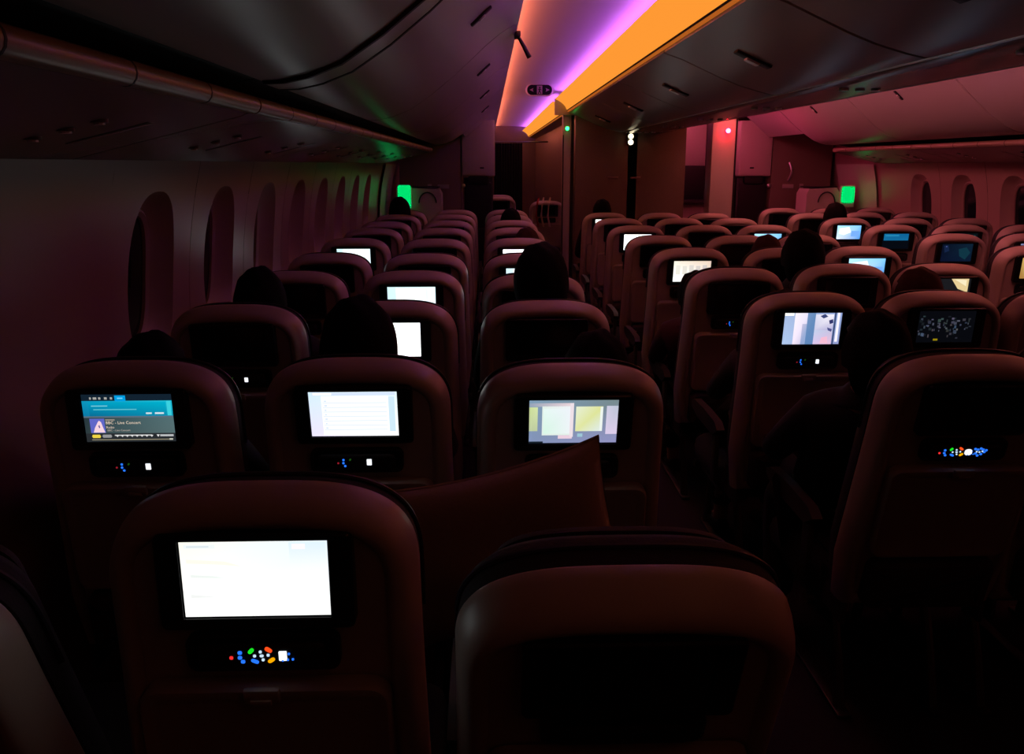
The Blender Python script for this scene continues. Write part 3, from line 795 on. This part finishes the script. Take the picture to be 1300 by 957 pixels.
# pale pink column + red lamp on the far side of the opening
t = empty('galley_column', (2.52, 8.95, 0)); tag(t, 'pale galley column with a red lamp beside the right aisle', 'column')
MB().box((0, 0, 1.08), (0.25, 0.22, 2.16), M['cabinet'], 0.01).build('body', t)
MB().box((0.135, 0, 1.08), (0.02, 0.20, 2.14), M['blackrubber']).build('edge_strip', t)
MB().box((0.152, 0.04, 1.80), (0.016, 0.03, 0.55), M['rosefill_strip'], 0.004).build('added_fill_strip', t)  # hidden glowing strip added to redden the cabinet beyond
b = MB(); b.sphere((0, 0, 0), 0.024, M['redled'], 14, (1, .6, 1)); b2 = tag(b.build('indicator_lamp', loc=(2.54, 8.765, 1.945)), 'red indicator lamp on the pale galley column', 'indicator lamp')
MB().tube([(0, 0.008, 0), (0, 0.078, 0)], 0.016, M['post'], 12).build('housing', b2)
b = MB(); b.sphere((0, 0, 0), 0.010, M['k_red'], 10); tag(b.build('call_lamp', loc=(2.555, 8.834, 2.07)), 'tiny red call lamp above the red indicator', 'indicator lamp')
# galley seen through the opening
t = empty('galley_counter', (2.30, 10.6, 0)); tag(t, 'galley counter seen through the gap beside the partition', 'galley')
MB().box((0, 0.2, 0.55), (1.2, 0.4, 1.1), M['cabinet'], 0.01).build('cupboard', t)
MB().box((0, 0.15, 1.12), (1.24, 0.5, 0.04), M['blackplastic'], 0.006).build('worktop', t)
MB().box((0, 0.42, 1.86), (1.2, 0.05, 0.56), M['cabinet'], 0.006).build('upper_cupboard', t)
MB().box((0, 0.42, 1.36), (1.2, 0.04, 0.44), M['blackplastic'], 0.006).build('back_panel', t)
MB().box((-.02, -.10, 1.34), (0.11, 0.03, 0.035), M['whiteled'], 0.006).build('work_lamp', t)
MB().box((0, -0.9, 2.16), (0.7, 0.06, 0.02), M['rosefill'], 0.004).build('unseen_fill_lamp', t)  # unseen lamp added to tint the galley opening pink
# galley block behind the partition
t = empty('galley_block', (1.6, 13, 0)); tag(t, 'brown side wall of the galley along the left aisle', 'galley wall')
MB().box((-0.60, 0, 1.06), (0.06, 7.8, 2.12), M['partition'], 0.004).build('side_panel', t)
MB().box((-0.56, -3.95, 1.06), (0.10, 0.12, 2.12), M['post'], 0.01).build('corner_post', t)
b = MB(); b.rings([[(x-1.6, y-13, z) for x, z in [(0.85, 2.135), (0.92, 2.11), (1.02, 2.08), (1.02, 2.2), (0.87, 2.2)]] for y in (9.15, 16.9)], M['bin'], True, True); b.build('bin_fascia', t)
struct(MB().box((XC, YEND, 1.25), (5.9, 0.06, 2.6), M['partition']).build('wall_front'))
struct(MB().box((XC, Y0, 1.25), (5.9, 0.06, 2.6), M['partition']).build('wall_back'))
# curtain across the left aisle
b = MB(); N = 40
b.rings([[(0.10+0.46*k/N, 13.4+0.022*math.sin(k*1.7)+dy, z) for k in range(N+1)] for z, dy in ((0.02, 0), (1.0, 0.005), (1.93, 0), (1.93, 0.03), (1.0, 0.035), (0.02, 0.03))], M['curtain'], closed=False, loop=True)
ct = tag(b.build('curtain', smooth=80), 'black curtain drawn across the far end of the left aisle', 'curtain')
MB().tube([(-0.6, 13.41, 1.95), (0.98, 13.41, 1.95)], 0.012, M['metal'], 8).build('rod', ct)

def end_monument(side):
    sx = (lambda x: x) if side < 0 else mir
    s = 'left' if side < 0 else 'right'; Y = 10.25
    t = empty('closet', (sx(-0.7), Y, 0)); tag(t, 'brown closet wall at the %s end of the cabin beyond the door' % s, 'closet')
    o = Vector((sx(-0.7), Y, 0))
    MB().box((sx(-0.71)-o.x, 0.3, 1.05), (0.76, 0.6, 2.10), M['partition'], 0.01).build('body', t)
    MB().box((sx(-0.55)-o.x, -.006, 1.33), (0.14, 0.012, 0.05), M['post'], 0.004).build('handle', t)
    MB().box((sx(-0.72)-o.x, -.006, 1.33), (0.05, 0.012, 0.06), M['post'], 0.004).build('placard', t)
    cb = empty('overhead_cabinet', (sx(-0.115), Y-0.02, 1.455)); tag(cb, 'pale hanging cabinet over the black jump seat at the %s end' % s, 'cabinet')
    MB().box((0, 0.20, 0.335), (0.41, 0.40, 0.67), M['cabinet'], 0.012).build('body', cb)
    MB().box((0, -0.006, 0.335), (0.385, 0.016, 0.64), M['cabinet'], 0.006).build('door', cb)
    MB().box((sx(-0.07)-sx(-0.115), -0.017, 0.10), (0.05, 0.010, 0.018), M['blackplastic'], 0.003).build('latch', cb)
    js = empty('jump_seat', (sx(-0.115), Y, 0)); tag(js, 'black folded attendant jump seat under the %s hanging cabinet' % s, 'seat')
    MB().box((0, 0.05, 1.10), (0.34, 0.09, 0.56), M['blackrubber'], 0.03).build('backrest', js)
    MB().box((0, 0.02, 1.41), (0.25, 0.08, 0.12), M['blackrubber'], 0.03).build('headrest', js)
    MB().box((0, 0.0, 0.62), (0.38, 0.10, 0.40), M['blackrubber'], 0.03).build('seat_pad', js)
    MB().box((0, 0.12, 0.72), (0.36, 0.05, 1.44), M['blackplastic'], 0.01).build('mount', js)
    MB().box((0, 0.10, 0.20), (0.30, 0.10, 0.40), M['metal'], 0.01).build('pedestal', js)
    hk = tag(MB().sphere((0, 0, 0), 0.026, M['chrome'], 14, (1, .7, 1)).build('round_handle', loc=(sx(-0.30), Y-0.03, 1.34)), 'bright round handle beside the %s black jump seat' % s, 'handle')
    MB().tube([(0, 0.0, 0), (0, 0.10, 0)], 0.012, M['chrome'], 10).build('stem', hk)
    # slide pack by the cabin door with the green exit light
    sp = empty('slide_pack', (sx(-0.74), 9.75, 0)); tag(sp, 'pale slide pack housing inside the %s cabin door' % s, 'slide pack')
    pr = [(-0.19, 0.0), (0.19, 0.0), (0.20, 0.6), (0.20, 1.26), (0.17, 1.315), (-0.15, 1.33), (-0.19, 1.28)]
    if side > 0: pr = [(-x, z) for x, z in pr]
    b = MB(); b.prism(pr, -0.16, 0.16, M['cabinet']); b.build('housing', sp)
    b = MB(); pts = [(0.04+0.10*math.cos(a), -0.168, 1.16+0.12*math.sin(a)) for a in [PI*k/12 for k in range(13)]]
    b.tube(pts, 0.008, M['blackplastic'], 8); b.build('handle', sp)
    MB().box((0, 0, 1.337), (0.34, 0.28, 0.012), M['blackplastic'], 0.004).build('top_cap', sp)
    ex = tag(MB().box((0, 0, 0), (0.15, 0.05, 0.27 if side < 0 else 0.19), M['green'], 0.02).build('exit_light', loc=(sx(-0.965 if side < 0 else -1.02), 9.56, 1.23 if side < 0 else 1.25)), 'green glowing exit light beside the %s cabin door' % s, 'exit light')
    MB().box((0, 0.035, -0.02), (0.18, 0.03, 0.26), M['cabinet'], 0.01).build('housing', ex)
    d = empty('door_%d' % (1 if side < 0 else 2), (wx(1.0, side), 9.7, 0)); struct(d)
    b = MB(); zs = [0.05+1.55*k/10 for k in range(11)]; sg = 1 if side < 0 else -1
    b.rings([[(wx(z, side)-wx(1.0, side)+sg*0.03, y, z) for z in zs] for y in (-.5, -.48, .48, .5)], M['cabinet'], closed=False); b.build('leaf', d)
    # fairing in place of the bins above the door
    fb = MB(); pts = FACE[4:] + [(0.135, 2.268), (-0.02, 2.270), (-0.5, 2.270), (-0.5, 2.02)]
    fb.rings([[(sx(x), y, z) for x, z in pts] for y in (YDOOR+.01, 10.24)], M['bin'], True, True)
    tag(fb.build('door_fairing', smooth=30), 'curved ceiling fairing above the %s cabin door' % s, 'ceiling fairing')
end_monument(-1); end_monument(1)
fb = MB(); pts = FACE[7:] + [(0.135, 2.268), (-0.02, 2.270), (-0.3, 2.270), (-0.3, 2.135)]
fb.rings([[(x, y, z) for x, z in pts] for y in (10.26, 16.9)], M['bin'], True, True)
tag(fb.build('ceiling_fairing', smooth=30), 'far curved ceiling fairing beyond the left hanging cabinet', 'ceiling fairing')
t = tag(MB().tube([(mir(-0.55)+.02*math.sin(k*PI/8), 10.245-.04*math.sin(k*PI/8), 1.40+.22*k/8) for k in range(9)], 0.014, M['chrome'], 10).build('assist_handle'), 'curved metal assist handle on the right closet wall', 'handle')
# seats of the cabin ahead, seen past the jump seat
for k, (x, y, lab) in enumerate(((0.17, 11.3, 'pale seat of the forward cabin, seen past the left jump seat'), (0.17, 12.1, 'second pale seat of the forward cabin, before the black curtain'))):
    seat(x, y, lab, group='forward cabin seats')
s1 = seat(0.73, 10.1, 'forward cabin seat by the galley wall with white straps hanging', group='forward cabin seats')
for k, (dx, m) in enumerate(((-0.11, 'redcloth'), (-0.05, 'white'), (0.03, 'white'))):
    b = MB(); b.tube([(0.73+dx, 10.02, 1.20), (0.73+dx-.02, 9.965, 1.14), (0.73+dx-.03, 9.985, 0.98), (0.73+dx, 10.03, 0.85)], 0.012, M[m], 8)
    tag(b.build('hanging_strap'), ('red strap hanging over the forward seat by the galley wall', 'first white strap beside the red strap on the forward seat', 'second white strap, farther from the red strap')[k], 'strap')

# ceiling exit sign, hanging latch --------------------------------------------
t = empty('exit_sign', (0.505, 8.15, 2.30)); tag(t, 'oval dark exit sign with two arrows under the violet ceiling', 'exit sign')
def cap(hx, hz, y0, y1, m, nm, par):
    b = MB(); o = rrect(hx, hz, hz*0.98, 0, 9); b.rings([[(x, y, z) for x, z in o] for y in (y0, y1)], m, True, True); return b.build(nm, par, smooth=40)
t.scale = (.86, 1, .86)
cap(0.155, 0.066, 0, 0.06, M['signwhite'], 'housing', t)
fc = cap(0.140, 0.055, -0.004, 0.002, M['signdark'], 'face', t)
b = MB(); b.box((0, -.006, 0), (0.060, 0.003, 0.092), M['signmark'])
b.sphere((0.002, -.008, .024), 0.009, M['signdark'], 10, (1, .2, 1))
b.box((0, -.008, -.002), (0.012, 0.002, 0.032), M['signdark'], rot=(0, .2, 0)); b.box((-.010, -.008, .004), (0.022, 0.002, 0.006), M['signdark'], rot=(0, .5, 0)); b.box((.012, -.008, .004), (0.020, 0.002, 0.006), M['signdark'], rot=(0, .6, 0))
b.box((-.009, -.008, -.028), (0.008, 0.002, 0.030), M['signdark'], rot=(0, .5, 0)); b.box((.009, -.008, -.028), (0.008, 0.002, 0.030), M['signdark'], rot=(0, -.5, 0))
b.build('pictogram', fc)
for s in (-1, 1):
    b = MB(); b.rings([[(s*.112, y, 0), (s*.068, y, .020), (s*.078, y, 0), (s*.068, y, -.020)] for y in (-.007, -.004)], M['signmark'], True, True); b.build('arrow', fc)
MB().box((0, 0.03, 0.070), (0.12, 0.04, 0.03), M['signwhite'], 0.005).build('bracket', t)
t = empty('ceiling_latch', (0.155, 4.35, 2.25)); tag(t, 'black lever hanging from the ceiling edge by the left bins', 'latch')
MB().box((0, 0, -0.01), (0.03, 0.10, 0.03), M['blackplastic'], 0.006).build('bracket', t)
MB().tube([(0, -.02, -0.015), (0.03, 0, -0.06), (0.062, .02, -0.115)], [0.008, 0.010, 0.013], M['blackplastic'], 10).build('lever', t)
# divider strip between the two near left bins
def strip(y0, y1, dep, m):
    b = MB(); off = [(x+dep*.5, z-dep*.85) for x, z in FACE]
    b.rings([[(x, y, z) for x, z in off + [(x, z+.012) for x, z in reversed(FACE)]] for y in (y0, y1)], m, True, True); return b
dv = tag(strip(2.175, 2.325, 0.008, M['bin']).build('divider_strip', smooth=30), 'wide divider strip between dark lines crossing the left overhead bins', 'divider')
strip(2.155, 2.175, 0.010, M['gap']).build('gasket', dv, smooth=30); strip(2.325, 2.345, 0.010, M['gap']).build('gasket', dv, smooth=30)

# ------------------------------------------------------------------ people
def skin_mesh(verts, edges, radii, mat_, lvl=1, voxel=None, extra=None):
    me = bpy.data.meshes.new('skin_tmp'); me.from_pydata([Vector(v) for v in verts], edges, [])
    o = bpy.data.objects.new('skin_tmp', me); COL.objects.link(o)
    sm = o.modifiers.new('s', 'SKIN'); sm.use_smooth_shade = True
    for i, r in enumerate(radii):
        rr = r if isinstance(r, tuple) else (r, r); me.skin_vertices[0].data[i].radius = rr
    me.skin_vertices[0].data[0].use_root = True
    sb = o.modifiers.new('b', 'SUBSURF'); sb.levels = lvl; sb.render_levels = lvl
    dg = bpy.context.evaluated_depsgraph_get()
    out = bpy.data.meshes.new_from_object(o.evaluated_get(dg)); bpy.data.objects.remove(o)
    if voxel:
        bm = bmesh.new(); bm.from_mesh(out)
        for e in extra or []:
            t = e; mp = {v: bm.verts.new(v.co) for v in t.verts}
            for f in t.faces: bm.faces.new([mp[v] for v in f.verts])
            t.free()
        bm.to_mesh(out); bm.free()
        o = bpy.data.objects.new('vx', out); COL.objects.link(o)
        rm = o.modifiers.new('r', 'REMESH'); rm.mode = 'VOXEL'; rm.voxel_size = voxel; rm.use_smooth_shade = True
        s2 = o.modifiers.new('sm', 'SMOOTH'); s2.factor = 0.5; s2.iterations = 3
        dg = bpy.context.evaluated_depsgraph_get()
        out2 = bpy.data.meshes.new_from_object(o.evaluated_get(dg)); bpy.data.objects.remove(o); out = out2
    out.materials.clear(); out.materials.append(mat_); finish(out, 0)
    out.polygons.foreach_set('use_smooth', [True]*len(out.polygons))
    return out
HEAD = Vector((0, 0.345, 1.205))
def head_bm(at):
    t = bmesh.new(); bmesh.ops.create_uvsphere(t, u_segments=32, v_segments=24, radius=1.0)
    for v in t.verts:
        x, y, z = v.co; fx = 0.076*x; fy = 0.098*y; fz = 0.115*z
        if z < -0.2 and y < 0.0: fy *= 1 - 0.25*min(1, -z)
        if z < -0.3: fx *= 1-0.28*(-z-0.3)
        if y > 0.5 and z < -0.2: fy += 0.012
        if y > 0.75 and abs(x) < 0.55 and 0.0 < z < 0.25 and abs(x) > 0.15: fy -= 0.010
        if y > 0.8 and abs(x) < 0.16 and -0.38 < z < 0.1: fy += 0.024*(0.35+(0.1-z)*1.3)
        if y > 0.7 and abs(x) < 0.35 and -0.66 < z < -0.50: fy += 0.006
        v.co = Vector((fx, fy, fz)) + at
    ex = [t]
    for s in (-1, 1):
        e = bmesh.new(); bmesh.ops.create_uvsphere(e, u_segments=12, v_segments=8, radius=1)
        for v in e.verts: v.co = Vector((v.co.x*.012, v.co.y*.020, v.co.z*.032)) + at + Vector((s*.078, -.005, -.008))
        ex.append(e)
    return ex
class Graph:
    def __init__(s): s.V, s.E, s.R = [], [], []
    def add(s, p, r, par=None):
        s.V.append(tuple(p)); s.R.append(r); i = len(s.V)-1
        if par is not None: s.E.append((par, i))
        return i
class Pose:
    """seated figure: hips at y0 on the cushion, back leaning by ang"""
    def __init__(s, y0, ang, nod=0.0): s.y0, s.a = y0, R(ang); s.nod = nod
    def sp(s, L, x=0, f=0): return Vector((x, s.y0 - L*math.sin(s.a) + f*math.cos(s.a), 0.56 + L*math.cos(s.a) + f*math.sin(s.a)))
    def head(s): return s.sp(0.635, 0, 0.035+s.nod) + Vector((0, 0.0, 0.0))
    def body(s):
        g = Graph(); add = g.add
        pel = add(s.sp(0), (.145, .11)); wa = add(s.sp(.14), (.13, .095), pel); ch = add(s.sp(.31), (.150, .105), wa); up = add(s.sp(.44), (.13, .08), ch)
        nk = add(s.sp(.52, 0, .005+s.nod*.3), .055, up); add(s.head() + Vector((0, -.012, -.055)), .058, nk)
        for k in (-1, 1):
            sh = add(s.sp(.435, k*.165), .058, up); el = add(s.sp(.19, k*.205, .085), .042, sh)
            w = s.sp(.19, k*.205, .085) + Vector((-k*.075, .21, -.045)); w.z = max(w.z, .675); wr = add(w, .028, el)
            p = w + Vector((-k*.020, .065, -.016)); pm = add(p, (.034, .016), wr)
            for dx, ln in ((-.030, .066), (-.010, .075), (.010, .072), (.028, .058)):
                a = add(p + Vector((k*(-.010-dx*.9), .040, -.004)), .0088, pm); b = add(p + Vector((k*(-.017-dx), .040+ln*.5, -.012)), .0082, a)
                add(p + Vector((k*(-.023-dx), .040+ln*.85, -.030)), .0072, b)
            a = add(p + Vector((-k*.045, -.005, .005)), .010, pm); add(p + Vector((-k*.063, .027, -.005)), .0085, a)
            hp = add((k*.095, s.y0+.05, .555), .085, pel); kn = add((k*.12, max(.755, s.y0+.14), .560), .058, hp); an = add((k*.12, .70, .11), .038, kn)
            hl = add((k*.12, .72, .055), .040, an); add((k*.125, .84, .045), (.042, .030), hl)
        return skin_mesh(g.V, g.E, g.R, M['skin'], 2, 0.0085, head_bm(s.head()))
    def shirt(s, m):
        g = Graph(); add = g.add
        wa = add(s.sp(.04), (.165, .125)); w2 = add(s.sp(.14), (.158, .120), wa); ch = add(s.sp(.31), (.172, .125), w2); up = add(s.sp(.43), (.145, .095), ch)
        c1 = add(s.sp(.495), .088, up); add(s.sp(.56, 0, .006), .080, c1)
        for k in (-1, 1):
            sh = add(s.sp(.435, k*.168), .070, up); el = add(s.sp(.19, k*.206, .085), .053, sh)
            w = s.sp(.19, k*.205, .085) + Vector((-k*.068, .19, -.042)); w.z = max(w.z, .675); add(w, .039, el)
        return skin_mesh(g.V, g.E, g.R, m, 2)
    def trousers(s):
        g = Graph(); add = g.add; pel = add((0, s.y0+.005, .575), (.165, .125))
        for k in (-1, 1):
            hp = add((k*.096, s.y0+.06, .555), .097, pel); kn = add((k*.12, max(.757, s.y0+.14), .560), .069, hp); add((k*.12, .70, .14), .055, kn)
        return skin_mesh(g.V, g.E, g.R, M['trouser'], 2)
POSES = {'up': Pose(.50, 14), 'slouch': Pose(.625, 27.5, .02)}
PM = {}
for pn, ps in POSES.items():
    PM[pn] = (ps.body(), [ps.shirt(M[k]) for k in ('cloth0', 'cloth1', 'cloth2')], ps.trousers(), ps.head())
def shoe_mesh(s):
    b = MB(); rings = []
    for y, w, h in ((.765, .030, .05), (.775, .040, .085), (.83, .044, .105), (.89, .046, .075), (.95, .044, .058), (.985, .030, .045), (.995, .012, .03)):
        rings.append([(s*.122+w*math.cos(a), y, max(0.004, h/2+.004+h/2*math.sin(a))) for a in [2*PI*k/12 for k in range(12)]])
    b.rings(rings, M['shoe'], True, True); return mesh_of(b, 'shoe', 50)
SHOES = [shoe_mesh(-1), shoe_mesh(1)]
def hair_mesh(kind, m):
    b = MB(); t = bmesh.new(); bmesh.ops.create_uvsphere(t, u_segments=32, v_segments=24, radius=1.0)
    rnd = random.Random(kind); dele = []
    for v in t.verts:
        x, y, z = v.co
        low = -0.55 if kind == 'short' else -0.95
        if (y > 0.35 and z < 0.42) or (y > 0.0 and z < -0.35) or z < low or (abs(x) > 0.8 and z < 0.0 and y > -0.1 and kind == 'short'): dele.append(v)
        n_ = 1 + 0.035*math.sin(9*x+3*z+rnd.random()*.6)*math.cos(7*y+2*z)
        k = 1.16 if kind != 'full' else 1.26
        v.co = Vector((0.080*x*k*n_, 0.100*y*k*n_, 0.117*z*(k-.03)*n_)) + HEAD + Vector((0, -.006, 0.006))
    bmesh.ops.delete(t, geom=dele, context='VERTS')
    geo = bmesh.ops.solidify(t, geom=t.faces[:], thickness=0.012)
    b.add(t, m); return mesh_of(b, 'hair', 60)
HAIRS = {(k, c): hair_mesh(k, M[c]) for k, c in (('short', 'hair'), ('bob', 'hair'), ('full', 'hair'), ('short', 'hairred'))}
def eye_mesh():
    b = MB(); b.sphere((0, 0, 0), 0.011, M['eyewhite'], 12); b.sphere((0, .0075, 0), 0.0052, M['blackrubber'], 8); return mesh_of(b, 'eye', 60)
EYE = eye_mesh()
TOP0 = 0.132
def person(key_, label, top, dx=0, shirt=0, hair=('short', 'hair'), lean=0, dy=0):
    """top: height of the crown of the hair above the floor"""
    x, y = SEATPOS[key_]; pn = 'slouch' if top < 1.27 else 'up'
    body, shirts, tr, hd = PM[pn]
    k = top/(hd.z + TOP0 + (.010 if hair[0] == 'full' else 0))
    t = empty('person', (x+dx, y+dy-0.06, 0)); t.rotation_euler = (0, R(lean), 0); t.scale = (1, 1, k) if k > .97 and k < 1.03 else (k, k, k)
    tag(t, label, 'person', 'seated passengers')
    child('body', body, t); child('shirt', shirts[shirt], t); child('trousers', tr, t)
    for s in SHOES: child('shoe', s, t).location.y = -0.10
    h = child('hair', HAIRS[hair], t); h.location = hd - HEAD
    for s in (-1, 1):
        e = child('eye', EYE, t); e.location = hd + Vector((s*.030, .084, .014))
    return t
F = ('full', 'hair')
person(('L', 2, 0), 'person in the second-row window seat, only dark hair above the seatback', 1.17, dx=-.065, hair=F)
person(('L', 2, 1), 'person with a big dark head in the second-row middle seat, before a white screen', 1.255, dx=-.035, hair=F)
person(('L', 2, 2), 'person in the second-row aisle seat of the left block leaning towards the aisle', 1.17, dx=.02, hair=F, lean=4)
person(('L', 3, 0), 'person with dark hair in the third-row window seat of the left block', 1.24, hair=('bob', 'hair'))
person(('L', 3, 2), 'person sitting tall in the third-row aisle seat, dark head over the far screens', 1.32, hair=F)
person(('L', 6, 2), 'person with reddish hair in the sixth-row aisle seat of the left block', 1.20, dx=.06, hair=('short', 'hairred'))
person(('L', 8, 2), 'person with dark hair in the eighth-row aisle seat of the left block', 1.24)
person(('L', 9, 0), 'person with a dark head near the green light at the far left', 1.30, hair=F)
person(('C', 2, 0), 'person with a dark head in the second-row left aisle seat of the centre block', 1.19, dx=-.07, hair=F)
person(('C', 3, 0), 'person in a grey shirt in the third-row left aisle seat of the centre block', 1.13, dx=0, shirt=2)
person(('C', 4, 0), 'person in a maroon shirt leaning out of the fourth-row seat by the left aisle', 1.105, dx=.0, shirt=1, lean=-6, hair=F)
person(('C', 4, 1), 'person with a dark head in the fourth-row middle seat of the centre block', 1.29, dx=-.09, hair=F)
person(('C', 3, 1), 'person with reddish hair in front of the screen with the cream patch', 1.21, dx=.05, hair=('short', 'hairred'))
person(('C', 5, 1), 'person with reddish dark hair in the fifth-row middle seat of the centre block', 1.20, shirt=1, hair=('short', 'hairred'))
person(('C', 9, 0), 'person with a dark head just before the brown partition', 1.27)
person(('R', 8, 0), 'person with a dark head in the right block aisle seat near the pink closet', 1.27, hair=F)
person(('R', 6, 2), 'person with a dark head by the right-hand windows', 1.28, hair=F)

# ------------------------------------------------------------------ pillow leaning on the near aisle seat
def pillow():
    b = MB(); N = 22; W_, H_ = 0.245, 0.165
    def pt(i, j, s):
        u = -1+2*i/N; v = -1+2*j/N
        inset = 1 - 0.055*(1-v*v)*abs(u)**3 ; insz = 1 - 0.15*(1-u*u)*abs(v)**3
        th = 0.058*((1-u**4)*(1-v**4))**0.6
        wr = 0.006*math.sin(5*u+3*v)*math.cos(4*v-2*u)*(1-u*u)*(1-v*v)
        return (W_*u*inset, s*th+wr, H_*v*insz)
    for s in (-1, 1):
        b.rings([[pt(i, j, s) for j in range(N+1)] for i in range(N+1)], M['pillow'], closed=False)
    bmesh.ops.remove_doubles(b.bm, verts=b.bm.verts[:], dist=1e-5)
    o = b.build('pillow', smooth=80)
    edge = [pt(i, 0, 0) for i in range(N+1)] + [pt(N, j, 0) for j in range(1, N+1)] + [pt(N-i, N, 0) for i in range(1, N+1)] + [pt(0, N-j, 0) for j in range(1, N)]
    b = MB(); b.rings([[Vector(p)+Vector((0, .003*math.cos(a), .003*math.sin(a))) for a in (0, PI/2, PI, 3*PI/2)] for p in edge], M['pillowedge'], loop=True)
    b.build('seam', o)
    return o
pw = tag(pillow(), 'pale pillow propped up behind the near dark aisle seat', 'pillow')
pw.location = (0.0, 1.40, 0.895); pw.rotation_euler = (R(-8), R(-12), R(3))

# ------------------------------------------------------------------ camera and render look
cam = bpy.data.cameras.new('camera'); co = bpy.data.objects.new('camera', cam); COL.objects.link(co)
FPX = 1030.0
cam.sensor_width = 36; cam.lens = FPX/1300*36; cam.shift_y = -45.5/1300; cam.clip_start = 0.02
pitch, yaw, roll = R(12.3), R(1.68), R(0.0)
co.location = (0, 0, 1.6)
co.rotation_euler = (Matrix.Rotation(-yaw, 3, 'Z') @ Matrix.Rotation(PI/2-pitch, 3, 'X') @ Matrix.Rotation(-roll, 3, 'Z')).to_euler()
sc.camera = co
w = bpy.data.worlds.new('night'); sc.world = w; w.use_nodes = True
w.node_tree.nodes['Background'].inputs[0].default_value = (0.002, 0.003, 0.006, 1)
w.node_tree.nodes['Background'].inputs[1].default_value = 0.2
sc.view_settings.view_transform = 'Standard'; sc.view_settings.look = 'None'
sc.view_settings.exposure = 0; sc.view_settings.gamma = 1; sc.view_settings.use_curve_mapping = False
sc.cycles.use_denoising = True
sc.cycles.use_light_tree = True
sc.cycles.sample_clamp_indirect = 3.0
